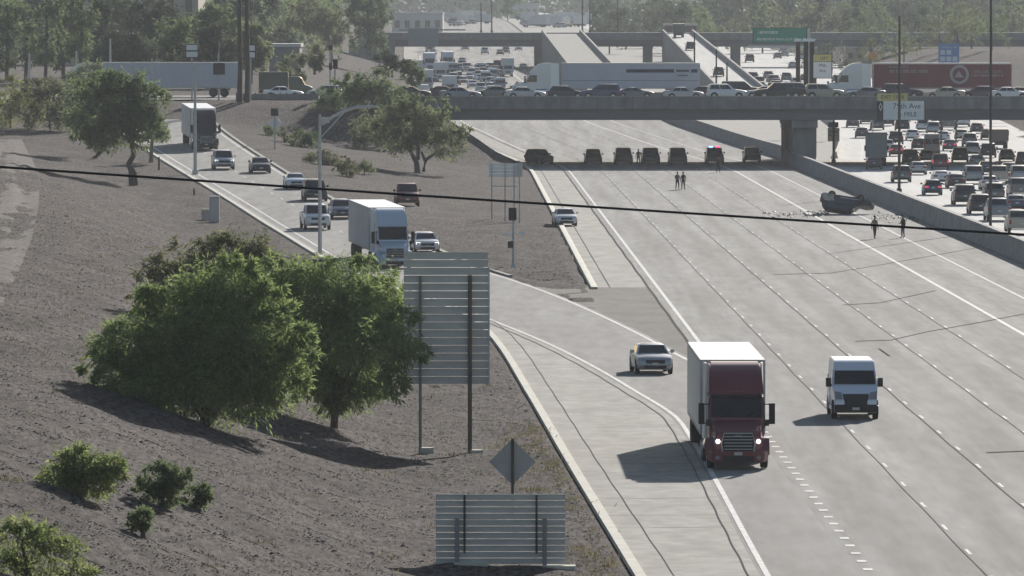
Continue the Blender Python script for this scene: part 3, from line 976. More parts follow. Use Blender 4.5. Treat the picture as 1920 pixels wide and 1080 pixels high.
    dr = MB(); dr.box(x0 - .02, x0 + .01, -1.2, -.01, 1.25, 3.9); dr.box(x0 - .02, x0 + .01, .01, 1.2, 1.25, 3.9)
    for y in (-.9, -.3, .3, .9): dr.tube([(x0 - .05, y, 1.2), (x0 - .05, y, 3.9)], .02, 6)
    body.kids.append(P('trailer_door', dr, mt))
    for s in (-1, 1):
        lg = MB(); lg.box(x1 - 2.9, x1 - 2.7, s * .7 - .07, s * .7 + .07, .25, 1.1); lg.box(x1 - 2.95, x1 - 2.65, s * .7 - .15, s * .7 + .15, .2, .26)
        body.kids.append(P('landing_gear', lg, M_STEEL))
    ug = MB(); ug.box(x0 - .02, x0 + .1, -1.15, 1.15, .5, .62); ug.box(x0, x0 + .1, -.6, -.5, .6, 1.1); ug.box(x0, x0 + .1, .5, .6, .6, 1.1)
    ug.box(x0 + 1.0, x0 + 4.0, -.45, .45, .75, 1.1)
    body.kids.append(P('underride_guard', ug, M_STEEL))
    for s in (-1, 1):
        for x in (x0 + 1.7, x0 + 3.0):
            wp = wheel_part(.5, .26, s, (x, s * .95, .5), twin=True, rims=False)
            wp.name = 'trailer_wheel'
            body.kids.append(wp)
        tl = MB(); tl.box(x0 - .03, x0 + .02, s * .95, s * 1.2, 1.02, 1.14); body.kids.append(P('taillight', tl, M_TAIL))
    if deco:
        deco(body, x0, x1)
    parts.append(body)
    return parts

def truck_kit(bm, box_l=7.3, top=3.75):
    parts = []
    cab = [(3.9, .55), (3.9, 1.2), (3.6, 1.35), (3.05, 1.5), (2.65, 2.3), (2.4, 2.45), (1.2, 2.45), (1.2, .55)]
    mb = MB(); mb.prof(cab, lambda x, z: 1.0 * (1 - .08 * max(0, (z - 1.4))))
    parts.append(P('cab', mb, PAINT, bevel=.05))
    mb = MB(); mb.panel([(3.0, -.88, 1.56), (3.0, .88, 1.56), (2.67, .84, 2.25), (2.67, -.84, 2.25)], .02, c=(0, 0, 1)); parts.append(P('windshield', mb, M_GLASS))
    x1 = 1.1; x0 = x1 - box_l
    mb = MB(); mb.box(x0, x1, -1.25, 1.25, 1.0, top); bx = P('cargo_box', mb, bm, bevel=.03)
    dr = MB(); dr.box(x0 - .02, x0 + .01, -1.1, 1.1, 1.15, top - .25)
    for k in range(6): dr.box(x0 - .03, x0, -1.1, 1.1, 1.3 + k * .4, 1.33 + k * .4)
    bx.kids.append(P('rear_door', dr, bm))
    parts.append(bx)
    for s in (-1, 1):
        mb = MB(); mb.box(x0 - .04, x0 + .02, s * .9, s * 1.15, .82, .98); parts.append(P('taillight', mb, M_TAIL))
        mb = MB(); mb.box(3.7, 3.93, s * .65, s * .92, .95, 1.15); parts.append(P('headlight', mb, M_LAMP))
        mb = MB(); mb.box(2.5, 2.65, s * 1.15, s * 1.4, 1.6, 2.2); mb.tube([(2.55, s * .95, 1.7), (2.55, s * 1.2, 1.7)], .03, 6); parts.append(P('mirror', mb, M_BLACK))
        parts.append(wheel_part(.43, .25, s, (2.9, s * .88, .43), rims=False))
        parts.append(wheel_part(.43, .25, s, (x0 + 1.9, s * .85, .43), twin=True, rims=False))
    mb = MB(); mb.box(x0, 3.8, -.4, .4, .55, .95); mb.box(x0 - .05, x0 + .1, -1.1, 1.1, .5, .65); parts.append(P('chassis', mb, M_BLACK))
    mb = MB(); mb.box(3.8, 3.97, -1, 1, .42, .68); parts.append(P('front_bumper', mb, M_STEEL))
    mb = MB(); mb.box(3.8, 3.92, -.55, .55, .75, 1.15); parts.append(P('grille', mb, M_GRILLE))
    return parts

M_TRAILER = mat('trailer_white', (.60, .61, .62), .45, .1, .4, c2=(.68, .69, .70), scale=.35, stretch=(1.5, 1, .4))
M_TRBLUE = mat('trailer_bluewhite', (.50, .52, .58), .5, .1, .4, c2=(.56, .58, .64), scale=.3)
M_TRRED = mat('trailer_red', (.21, .06, .06), .5, .1, .4, c2=(.25, .08, .08), scale=.3)
M_TRGREY = mat('trailer_grey', (.46, .48, .52), .5, .1, .4, c2=(.52, .54, .58), scale=.3)
M_ROOF = mat('white_metal_roof', (.82, .83, .84), .42, .35, .6)
M_BUS = mat('truck_grey', (.20, .215, .22), .5, .1, .4, c2=(.25, .265, .27), scale=.5)
M_INK = mat('dark_ink', (.05, .055, .09), .6)
M_PALE = mat('pale_ink', (.50, .47, .46), .6)

def scribble(mb, x0, x1, z, h, y, rng, sgn=1):
    """a row of unreadable letter shapes"""
    x = x0
    while x < x1 - h * .4:
        w = h * rng.uniform(.35, .8)
        k = rng.random()
        mb.box(x, x + w * .28, min(y, y + sgn * .012), max(y, y + sgn * .012), z, z + h)
        if k > .3: mb.box(x + w * .28, x + w * .8, min(y, y + sgn * .012), max(y, y + sgn * .012), z + h * .75, z + h)
        if k < .7: mb.box(x + w * .28, x + w * .8, min(y, y + sgn * .012), max(y, y + sgn * .012), z, z + h * .25)
        if .4 < k: mb.box(x + w * .72, x + w * .95, min(y, y + sgn * .012), max(y, y + sgn * .012), z, z + h * .9)
        x += w + h * .22
        if rng.random() < .12: x += h * .4

def deco_white(body, x0, x1):        # the side toward the camera is local +y for a truck heading to -X
    mb = MB()
    y = 1.3
    mb.box(x0 + .25, x0 + 8.6, y, y + .01, 2.95, 3.35)
    body.kids.append(P('stripe', mb, M_INK))
    mb = MB(); mb.box(x0 + 1.0, x0 + 3.0, y, y + .02, 2.82, 3.5); body.kids.append(P('emblem_panel', mb, M_TRGREY))
    mb = MB(); mb.box(x0 + 1.25, x0 + 2.75, y + .01, y + .03, 3.05, 3.28); mb.box(x0 + 1.4, x0 + 2.6, y, y + .014, 2.55, 2.66); body.kids.append(P('emblem', mb, M_INK))
    mb = MB(); mb.box(x0, x1, y, y + .012, 2.0, 2.04); body.kids.append(P('side_seam', mb, M_INK))

def deco_red(body, x0, x1):
    y = 1.3
    rng = random.Random(4)
    mb = MB()
    scribble(mb, x1 - 4.0, x1 - 1.9, 3.55, .22, y, rng)
    scribble(mb, x1 - 6.3, x1 - 1.9, 2.95, .34, y, rng)
    body.kids.append(P('lettering', mb, M_PALE))
    mb = MB(); scribble(mb, x0 + 1.2, x0 + 4.6, 2.95, .26, y, rng); scribble(mb, x0 + 1.0, x0 + 4.7, 2.5, .26, y, rng)
    body.kids.append(P('lettering', mb, M_PALE))
    mb = MB()
    cx, cz, R = x0 + 6.1, 2.75, 1.12
    n = 28
    v, f = [], []
    for k in range(n):
        a = 2 * math.pi * k / n
        for r in (R, R * .72):
            v += [(cx + r * math.cos(a), y, cz + r * math.sin(a)), (cx + r * math.cos(a), y + .014, cz + r * math.sin(a))]
    for k in range(n):
        a, b_ = 4 * k, 4 * ((k + 1) % n)
        f.append((a + 1, b_ + 1, b_ + 3, a + 3))
    mb.add(v, f)
    mb.add([(cx - .55, y + .014, cz - .35), (cx + .55, y + .014, cz - .35), (cx + .1, y + .014, cz + .45)], [(0, 1, 2)])
    body.kids.append(P('emblem', mb, M_PALE))

KITS = {}
def kit(kind):
    if kind in KITS:
        return KITS[kind]
    base, _, opt = kind.partition('/')
    d = 'lo' not in opt
    lit = 'lit' in opt
    tl = 'brake' in opt
    if base == 'sedan': k = car_kit(detail=d, lit=lit, tail=tl)
    elif base == 'coupe': k = car_kit(L=4.6, Ht=1.38, rr=-.7, xr=-1.85, rf=.1, detail=d, lit=lit, tail=tl)
    elif base == 'hatch': k = car_kit(L=4.25, W=1.8, Ht=1.52, trunk=1.0, xr=-2.02, rr=-1.6, rf=.2, xf=1.05, wb=2.6, detail=d, lit=lit, tail=tl)
    elif base == 'suv': k = car_kit(L=4.85, W=1.96, Ht=1.78, hood=1.10, belt=1.12, trunk=1.10, xr=-2.3, rr=-2.0, rf=.25, xf=1.05, wb=2.85, gc=.26, wr=.37, kind='suv', roofw=.66, detail=d, lit=lit, tail=tl)
    elif base == 'bigsuv': k = car_kit(L=5.3, W=2.05, Ht=1.92, hood=1.2, belt=1.22, trunk=1.2, xr=-2.55, rr=-2.3, rf=.35, xf=1.15, wb=3.05, gc=.28, wr=.40, kind='suv', roofw=.68, detail=d, lit=lit, tail=tl)
    elif base == 'pickup': k = car_kit(L=5.85, W=2.03, Ht=1.94, hood=1.22, belt=1.24, trunk=1.24, xr=-.72, rr=-.55, rf=.75, xf=1.5, wb=3.65, gc=.30, wr=.41, kind='pickup', roofw=.66, detail=d, lit=lit, tail=tl)
    elif base == 'van': k = van_kit(d, lit=lit)
    elif base == 'tallvan': k = van_kit(d, 2.75)
    elif base == 'semi': k = semi_kit()
    elif base == 'semi_bridge': k = semi_kit(tmat=M_TRBLUE, lit=False, deco=deco_white)
    elif base == 'semi_red': k = semi_kit(tmat=M_TRRED, lit=False, deco=deco_red)
    elif base == 'semi_plain': k = semi_kit(tmat=M_TRBLUE, lit=False)
    elif base == 'semi_grey': k = semi_kit(tmat=M_TRGREY, lit=False)
    elif base == 'truck': k = truck_kit(M_BUS)
    elif base == 'truck_white': k = truck_kit(M_TRAILER)
    elif base == 'truck_brown': k = truck_kit(C['brown'], 4.6, 2.5)
    elif base == 'truck_green': k = truck_kit(C['green'], 3.4, 3.0)
    KITS[kind] = k
    return k

def build_part(p, parent, pm):
    o = bpy.data.objects.new(p.name, p.me)
    COL.objects.link(o)
    o.parent = parent
    if p.loc:
        o.location = p.loc
    for i, m in enumerate(p.me.materials):
        if m is PAINT:
            o.material_slots[i].link = 'OBJECT'
            o.material_slots[i].material = pm
    for k in p.kids:
        build_part(k, o, pm)
    return o

CATS = {'sedan': ('sedan', 'car'), 'coupe': ('sedan', 'car'), 'hatch': ('hatchback', 'car'), 'suv': ('suv', 'car'), 'bigsuv': ('suv', 'car'), 'pickup': ('pickup_truck', 'pickup'), 'van': ('cargo_van', 'van'), 'tallvan': ('cargo_van', 'van'),
        'semi': ('semi_truck', 'truck'), 'semi_bridge': ('semi_truck', 'truck'), 'semi_red': ('semi_truck', 'truck'), 'semi_plain': ('semi_truck', 'truck'), 'semi_grey': ('semi_truck', 'truck'), 'truck': ('box_truck', 'truck'), 'truck_white': ('box_truck', 'truck'), 'truck_brown': ('box_truck', 'truck'), 'truck_green': ('box_truck', 'truck')}

def vehicle(kind, col, p, head, label, group=None, pitch=0.0, roll=0.0):
    """p: point on the ground under the vehicle's middle; head: angle of its nose"""
    nm, cat = CATS[kind.partition('/')[0]]
    r = thing(nm, label, cat, p, head, group, pitch, roll)
    for q in kit(kind):
        build_part(q, r, C[col])
    return r

def ahead(fx, Y, sgn):            # heading along a lane x = fx(Y)
    dx = fx(Y + 4) - fx(Y - 4)
    return math.atan2(sgn * 8.0, sgn * dx)

EB = lambda Y: S(Y)
WBL = lambda Y: XWl(Y)
RAMPC = lambda Y: (Xe(Y) + Xi(Y)) / 2
LEN = {'sedan': 4.8, 'coupe': 4.6, 'hatch': 4.25, 'suv': 4.85, 'bigsuv': 5.3, 'pickup': 5.85, 'van': 5.9, 'tallvan': 5.9}
def park(kind, col, px, py, lane, sgn, label, group=None, turn=0.0):
    """near end of the vehicle stands at picture point (px, py)"""
    g = ground(px, py)
    base = kind.partition('/')[0]
    h = ahead(lane, g.y, sgn) + turn
    d = Vector((math.cos(h), math.sin(h), 0))
    if base.startswith('semi'):
        off = 1.2 if sgn < 0 else 0
    elif base.startswith('truck'):
        off = -2.9 if sgn < 0 else 4.3
    else:
        off = (-1 if sgn < 0 else 1) * (LEN[base] / 2 - .85)
    c = g + d * off
    c.z = H(c.x, c.y)
    e = .5 if not base.startswith('semi') else 8
    q0, q1 = c - d * e, c + d * e
    if base.startswith('semi'): q0, q1 = c - d * 19, c - d * 3
    sl = (H(q0.x, q0.y) - H(q1.x, q1.y)) / (q1 - q0).length
    if base.startswith('semi'):
        c.z = H(q1.x, q1.y) - sl * 3
    c.z += .012
    return vehicle(kind, col, c, h, label, group, math.atan(sl))
# ------------------------------------------------------------------ traffic
# the merging traffic in front
park('semi', 'maroon', 1382, 878, EB, -1, 'maroon semi truck with white trailer and lit headlights merging onto the freeway')
park('van', 'bluewhite', 1603, 785, EB, -1, 'white cargo van with black grille, alone in the lane beside the maroon semi')
park('sedan', 'silver', 1226, 701, RAMPC, -1, 'silver sedan following the maroon semi down the merging lane')
# the on-ramp
RG = 'vehicles on the on-ramp'
park('semi_grey', 'paleblue', 738, 503, RAMPC, -1, 'pale blue semi truck with grey trailer halfway down the ramp', RG)
park('sedan/lit', 'white', 800, 474, RAMPC, -1, 'white sedan beside the pale blue semi, partly hidden by the tall sign', RG)
park('pickup', 'white', 595, 431, RAMPC, -1, 'white pickup truck with dark grille behind the street lamp on the ramp', RG)
park('hatch', 'steel', 641, 410, RAMPC, -1, 'blue grey hatchback just behind the pale blue semi on the ramp', RG)
park('suv', 'black', 592, 377, RAMPC, -1, 'black SUV following the blue grey hatchback down the ramp', RG)
park('coupe', 'paleblue', 555, 355, RAMPC, -1, 'pale blue sedan just behind the black SUV on the ramp', RG)
park('sedan', 'dark', 489, 325, RAMPC, -1, 'dark grey sedan in the inner lane beside the silver SUV', RG)
park('suv/lit', 'silver', 420, 318, RAMPC, -1, 'silver SUV with bright headlight in front of the black semi', RG)
park('semi_grey', 'black', 386, 282, RAMPC, -1, 'black semi truck with pale trailer at the top of the ramp', RG)
# off the pavement
park('pickup', 'maroon', 764, 387, lambda Y: -.05 * Y, -1, 'maroon pickup truck parked on the bare dirt between ramp and freeway')
park('sedan', 'white', 1061, 424, EB, -1, 'white sedan stopped on the paved shoulder by the kerb', turn=.06)
# patrol cars closing the road
PG = 'patrol vehicles lined up under the bridge'
park('suv/lo', 'black', 1021, 309, EB, -1, 'black SUV on the shoulder, leftmost in the line under the bridge', PG, .35)
park('suv/lo', 'black', 1113, 309, EB, -1, 'black patrol SUV parked alone between the shoulder sedan and the other SUVs', PG)
park('bigsuv/lo', 'black', 1170, 309, EB, -1, 'large black SUV directly left of the standing officer under the bridge', PG)
park('bigsuv/lo', 'dark', 1221, 309, EB, -1, 'dark grey SUV directly right of the standing officer under the bridge', PG)
park('bigsuv/lo', 'green', 1272, 309, EB, -1, 'dark green SUV in the middle of the line, left of the flashing one', PG)
pol = park('bigsuv/lo', 'dark', 1341, 308, EB, -1, 'patrol SUV with flashing red and blue roof lights under the bridge', PG)
mb = MB(); mb.box(-.30, -.10, -.62, -.18, 1.93, 2.05); obj('roof_light', mb, glow('blue_light', (.2, .45, 1.0), 4.0), pol)
mb = MB(); mb.box(-.30, -.10, .18, .62, 1.93, 2.05); obj('roof_light', mb, glow('red_light', (1.0, .03, .12), 4.0), pol)
park('suv/lo', 'black', 1411, 305, EB, -1, 'black SUV parked nearest the median wall, rightmost in the line', PG)

# the westbound queue, seen from behind: (kind, colour, px, py, label)
QG = 'cars queueing away from the camera'
Q = [
    ('sedan/lo', 'dark', 1599, 239, 'dark sedan far up the queue by the roadside barrier'),
    ('sedan/lo', 'plum', 1616, 259, 'plum grey sedan in front of the tall grey box truck'),
    ('suv/lo', 'grey', 1645, 244, 'grey SUV two cars ahead of the tall grey box truck'),
    ('truck', 'grey', 1643, 311, 'tall grey box truck in the queue by the median, half in the bridge shadow'),
    ('sedan/lo', 'dark', 1639, 318, 'dark sedan in the bridge shadow close behind the tall box truck'),
    ('suv/lo', 'dark', 1680, 271, 'dark SUV beside the roof of the tall grey box truck'),
    ('sedan/brake', 'maroon', 1681, 293, 'maroon sedan with bright roof beside the tall grey box truck'),
    ('bigsuv/lo', 'dark', 1692, 246, 'large dark SUV just below the overhead sign'),
    ('sedan/lo', 'white', 1711, 263, 'white roofed sedan behind the large dark SUV'),
    ('suv/lo', 'white', 1731, 247, 'white SUV right of the large dark SUV under the sign'),
    ('hatch/lo', 'dark', 1722, 281, 'small dark hatchback left of the tall van'),
    ('suv/lo', 'dark', 1707, 309, 'dark SUV in the bridge shadow right of the maroon sedan'),
    ('tallvan/lo', 'grey', 1747, 293, 'tall narrow grey van in the middle of the queue'),
    ('suv/lo', 'silver', 1750, 252, 'silver SUV in front of the tall narrow van'),
    ('pickup/lo', 'grey', 1779, 244, 'grey pickup truck near the overhead sign, right of a silver SUV'),
    ('sedan/brake/lo', 'plum', 1781, 283, 'plum sedan with glowing tail lamp right of the tall narrow van'),
    ('sedan/lo', 'beige', 1803, 263, 'beige sedan half hidden behind a grey SUV'),
    ('suv/lo', 'grey', 1818, 275, 'grey SUV in front of the beige sedan, chrome bumper showing'),
    ('sedan/lo', 'green', 1832, 250, 'dark green sedan in the far lanes just left of the tall lamp pole'),
    ('truck_brown', 'brown', 1873, 280, 'brown boxy truck alone in the rightmost lane'),
    ('suv/lo', 'black', 1853, 296, 'black SUV behind the brown boxy truck'),
    ('suv/lo', 'green', 1800, 305, 'dark green SUV just beyond the bridge shadow'),
    ('sedan/lo', 'grey', 1832, 315, 'grey sedan crossing the bridge shadow, left of the tall lamp pole'),
    ('suv/brake/lo', 'maroon', 1763, 318, 'dark red SUV in the bridge shadow behind the tall narrow van'),
    ('suv/lo', 'black', 1921, 314, 'black SUV cut off by the picture edge beyond the bridge shadow'),
    ('suv/lo', 'grey', 1691, 342, 'grey SUV with bright roof at the median pole, last before the shadow'),
    ('sedan/lo', 'silver', 1722, 328, 'silver sedan leaving sunlight at the edge of the bridge shadow'),
    ('hatch/brake', 'blue', 1749, 366, 'dark blue hatchback nearest the median, ahead of the square olive SUV'),
    ('coupe/lo', 'white', 1765, 345, 'white low sedan ahead of the dark blue hatchback'),
    ('sedan/lo', 'black', 1793, 353, 'black sedan right of the white low sedan'),
    ('bigsuv/lo', 'silver', 1826, 345, 'silver SUV in the middle lane just behind the bridge shadow'),
    ('sedan/lo', 'black', 1851, 327, 'black sedan in the bridge shadow beside the tall lamp pole'),
    ('pickup/lo', 'beige', 1875, 346, 'beige pickup truck with white roof behind the bridge shadow'),
    ('sedan/lo', 'dark', 1893, 330, 'dark sedan in the bridge shadow ahead of the beige pickup'),
    ('suv/lo', 'silver', 1911, 342, 'silver SUV at the picture edge beside the beige pickup'),
    ('sedan/lo', 'white', 1856, 357, 'white sedan behind the silver SUV and left of the beige pickup'),
    ('pickup/lo', 'grey', 1913, 372, 'grey pickup truck at the picture edge behind a silver SUV'),
    ('bigsuv', 'green', 1809, 385, 'square olive SUV behind the dark blue hatchback'),
    ('suv/lo', 'grey', 1864, 378, 'grey SUV with light roof ahead of the steel blue pickup'),
    ('suv', 'dark', 1838, 402, 'dark grey SUV left of the steel blue pickup'),
    ('pickup', 'steel', 1873, 415, 'steel blue pickup truck behind the tall lamp pole'),
    ('sedan', 'blue', 1906, 396, 'dark blue sedan right of the steel blue pickup'),
    ('pickup', 'beige', 1914, 440, 'beige pickup truck last in the queue, cut by the picture edge'),
]
Q += [('sedan/lo', 'silver', 1625, 232, 'silver sedan far up the queue, second from the roadside barrier'), ('suv/lo', 'dark', 1664, 236, 'dark SUV far up the queue just left of the overhead sign'), ('sedan/lo', 'grey', 1758, 236, 'grey sedan far up the queue, its roof touching the sign bottom'), ('suv/lo', 'white', 1806, 238, 'white SUV far up the queue beside a grey pickup'), ('sedan/lo', 'black', 1852, 262, 'black sedan left of the brown boxy truck'),
      ('sedan/lo', 'white', 1768, 266, 'white sedan between the tall narrow van and the silver SUV ahead'), ('hatch/lo', 'white', 1664, 284, 'white hatchback close right of the tall grey box truck'), ('suv/lo', 'silver', 1823, 293, 'silver SUV between the plum sedan and the black SUV'), ('sedan/lo', 'grey', 1888, 303, 'grey sedan in the far lane beyond the bridge shadow'), ('sedan/lo', 'beige', 1738, 304, 'beige sedan just behind the tall narrow van')]
for k, c, px, py, lb in Q:
    park(k, c, px, py, WBL, 1, lb, QG)

# on the bridge deck: (kind, colour, px centre, y of the lane, direction, label)
BG = 'vehicles crossing on the bridge'
def deck(kind, col, px, Y, sgn, label, group=BG, turn=0.0):
    return vehicle(kind, col, ((px - 960) / FPX * Y, Y, ZST + .06 if px < 800 else ZST), (0 if sgn > 0 else math.pi) + turn, label, group)
deck('semi_red', 'white', 1541, 899, -1, 'white semi truck pulling a dark red trailer with a round emblem across the bridge')
deck('semi_bridge', 'white', 958, 901, -1, 'white semi truck pulling a pale trailer with dark stripe across the bridge')
deck('semi_plain', 'white', 96, 903, -1, 'white trailer and truck crossing the street behind the trees on the left')
deck('truck_green', 'green', 523, 897, 1, 'dark green box truck with white roof on the street behind the white sedan')
deck('sedan', 'white', 531, 885, 1, 'white sedan on the street just behind the low grey wall')
deck('hatch', 'silver', 608, 893, -1, 'silver hatchback on the street beside the signal pole')
deck('sedan', 'dark', 770, 888, 1, 'dark sedan half hidden behind the roadside trees on the bridge end')
deck('sedan', 'plum', 822, 896, -1, 'plum sedan overlapped by a blue grey sedan on the bridge')
deck('sedan', 'steel', 863, 885, 1, 'blue grey sedan passing in front of the plum one')
deck('suv', 'black', 972, 908, -1, 'black SUV ahead of the white semi truck on the bridge')
deck('sedan', 'silver', 985, 886, 1, 'silver sedan in front of the white semi truck tractor')
deck('suv', 'blue', 1126, 886, -1, 'dark blue SUV in front of the pale trailer')
deck('sedan', 'silver', 1282, 884, 1, 'silver sedan in front of the rear end of the pale trailer')
deck('sedan', 'dark', 1325, 893, 1, 'dark sedan right behind the pale trailer on the bridge')
deck('suv', 'white', 1362, 887, 1, 'white SUV in the gap between the two trailers')
deck('sedan', 'silver', 1432, 894, -1, 'silver sedan partly covered by a black pickup on the bridge')
deck('pickup', 'black', 1462, 886, -1, 'black pickup truck in the gap between the two trailers')
deck('suv', 'beige', 1545, 889, 1, 'beige SUV under the yellow topped sign on the bridge')
deck('sedan', 'grey', 1622, 886, -1, 'grey sedan in front of the white tractor of the red trailer')
deck('suv', 'plum', 1690, 891, 1, 'plum SUV beside the overhead sign, in front of the red trailer')
deck('sedan', 'beige', 1770, 885, -1, 'beige sedan in front of the round emblem of the red trailer')
deck('coupe', 'grey', 1915, 892, 1, 'grey low sedan behind the white one at the right end of the bridge')
deck('sedan', 'white', 1893, 884, 1, 'white sedan at the right end of the bridge by the picture edge')

for px, Y, sg, k, c, lb in ((660, 903, 1, 'suv', 'grey', 'grey SUV behind the dark tree at the bridge end'), (705, 893, -1, 'sedan', 'silver', 'silver sedan glimpsed through the dark tree at the bridge end'), (925, 897, -1, 'sedan', 'grey', 'grey sedan between the blue grey sedan and the silver one'), (1062, 891, 1, 'hatch', 'dark', 'dark hatchback low in front of the pale trailer, left of the blue SUV'), (1190, 889, 1, 'coupe', 'grey', 'grey low sedan in front of the middle of the pale trailer'),
                        (1390, 905, 1, 'bigsuv', 'black', 'black SUV partly behind the white SUV in the gap'), (1500, 904, 1, 'suv', 'grey', 'grey SUV behind the black pickup by the dark posts'), (1655, 903, 1, 'sedan', 'silver', 'silver sedan under the front of the red trailer'), (1835, 889, -1, 'hatch', 'plum', 'plum hatchback in front of the rear end of the red trailer'), (1935, 903, -1, 'suv', 'silver', 'silver SUV behind the low grey sedan at the picture edge')):
    deck(k, c, px, Y, sg, lb)
# far traffic coming under the far bridge and climbing its ramp
FG = 'hazy traffic beyond the near bridge'
def far(kind, col, px, Y, sgn, label, lane, group=FG):
    x = (px - 960) / FPX * Y
    h = ahead(lane, Y, sgn)
    return vehicle(kind, col, (x, Y, H(x, Y) + .02), h, label, group)
far('semi_grey', 'white', 816, 1160, -1, 'white semi truck approaching beyond the bridge, dark windshield', EB)
far('truck_white', 'white', 843, 1330, -1, 'white box truck behind the approaching white semi', EB)
far('truck_white', 'silver', 800, 1400, -1, 'pale box truck on the outer lane behind the approaching white semi', EB)
far('bigsuv/lo', 'black', 964, 1330, -1, 'black SUV approaching alone beneath the left ramp wall', EB)
for i, (px, Y, c) in enumerate([(868, 1470, 'silver'), (884, 1560, 'white'), (900, 1500, 'white'), (915, 1490, 'white'), (926, 1440, 'silver'), (876, 1640, 'grey'), (896, 1640, 'maroon'), (910, 1600, 'white')]):
    far('suv/lo' if i % 2 else 'sedan/lo', c, px, Y, -1, 'small hazy car in the cluster approaching under the far bridge', EB, 'cluster of cars under the far bridge')
for i, (px, Y, c) in enumerate([(1138, 1560, 'white'), (1150, 1600, 'dark'), (1163, 1540, 'grey'), (1178, 1600, 'white'), (1190, 1550, 'dark'), (1200, 1610, 'silver')]):
    far('suv/lo' if i % 2 else 'sedan/lo', c, px, Y, 1, 'small hazy car seen between the two far ramps', WBL, 'cars between the two far ramps')
for i, (px, Y, c) in enumerate([(1404, 1510, 'grey'), (1422, 1450, 'dark'), (1440, 1520, 'silver'), (1455, 1450, 'dark'), (1474, 1500, 'grey'), (1492, 1440, 'white'), (1508, 1500, 'dark'), (1425, 1390, 'white'), (1448, 1380, 'grey'), (1473, 1390, 'beige'), (1500, 1370, 'silver'), (1560, 1380, 'white'), (1582, 1430, 'dark'), (1604, 1390, 'white')]):
    far('suv/lo' if i % 3 else 'sedan/lo', c, px, Y, 1, 'small hazy car in the queue right of the far ramp', WBL, 'far end of the queue')
for px, Y, k, lb in ((1262, 1668, 'truck_green', 'dark van at the top of the right far ramp'), (1280, 1570, 'suv/lo', 'dark SUV halfway up the right far ramp'), (1336, 1400, 'suv/lo', 'dark SUV low on the right far ramp, above the pale trailer')):
    q = ramp2(Y)
    sl = math.atan((ramp2(1600).z - ramp2(1500).z) / 100)
    vehicle(k, 'black' if k != 'truck_green' else 'green', (q.x + (px - 960 - q.x / Y * FPX) / FPX * Y * .4, Y, q.z), math.pi / 2, lb, 'cars on the far ramp', -sl)
rf3 = random.Random(5)
for i, (px, Y, k, c, lb) in enumerate(((790, 1240, 'truck_white', 'white', 'white box truck leftmost of the trucks approaching beyond the bridge'), (826, 1500, 'truck_white', 'white', 'white box truck between two others far behind the approaching white semi'), (806, 1620, 'semi_grey', 'white', 'hazy white semi truck near the abutment of the far bridge'),
                                  (781, 1530, 'truck_white', 'silver', 'pale box truck at the outer edge under the far bridge'), (840, 1640, 'semi_grey', 'white', 'hazy white semi truck in the second lane under the far bridge'), (952, 1560, 'truck_white', 'white', 'white box truck near the left ramp wall under the far bridge'))):
    far(k, c, px, Y, -1, lb, EB)
for i in range(22):
    px, Y = rf3.uniform(848, 940), rf3.uniform(1380, 1640)
    far(rf3.choice(['suv/lo', 'bigsuv/lo', 'van', 'sedan/lo']), rf3.choice(['white', 'white', 'white', 'silver', 'maroon']), px, Y, -1, 'small hazy car in the cluster approaching under the far bridge', EB, 'cluster of cars under the far bridge')
rf2 = random.Random(31)
for i in range(26):
    px, Y = rf2.uniform(795, 990), rf2.uniform(1480, 2300)
    far(rf2.choice(['suv/lo', 'sedan/lo', 'bigsuv/lo', 'sedan/lo', 'truck_white']), rf2.choice(['white', 'white', 'silver', 'grey', 'maroon', 'dark']), px, Y, -1, 'small hazy car in the cluster approaching under the far bridge', EB, 'cluster of cars under the far bridge')
for i in range(22):
    px, Y = rf2.uniform(1395, 1640), rf2.uniform(1330, 2000)
    far(rf2.choice(['suv/lo', 'sedan/lo', 'bigsuv/lo']), rf2.choice(['white', 'silver', 'grey', 'dark']), px, Y, 1, 'small hazy car in the queue right of the far ramp', WBL, 'far end of the queue')
lots = [(px_ + dx_, py_ + dy_) for dx_, dy_ in ((0, 0), (5, -5), (-4, 3), (9, 2)) for px_, py_ in [(822, 27), (832, 33), (842, 29), (851, 36), (860, 30), (868, 37), (878, 31), (886, 38), (856, 42), (992, 40), (1003, 44), (1014, 39), (1026, 42), (1040, 41), (1052, 45), (1066, 40), (1078, 43), (1090, 39), (1104, 36), (1118, 38), (1128, 40), (940, 22), (955, 17), (975, 19)]]
rl = random.Random(8)
for px, py in lots:
    g = ground(px, py + 4)
    k = rl.choice(['suv/lo', 'bigsuv/lo', 'truck_white', 'truck_white'])
    vehicle(k, rl.choice(['white', 'white', 'silver', 'maroon']), (g.x, g.y, g.z), rl.choice([0.3, 1.2, 2.6, 4.0]), 'pale vehicle parked in a far off lot', 'vehicles parked in the far off lot')

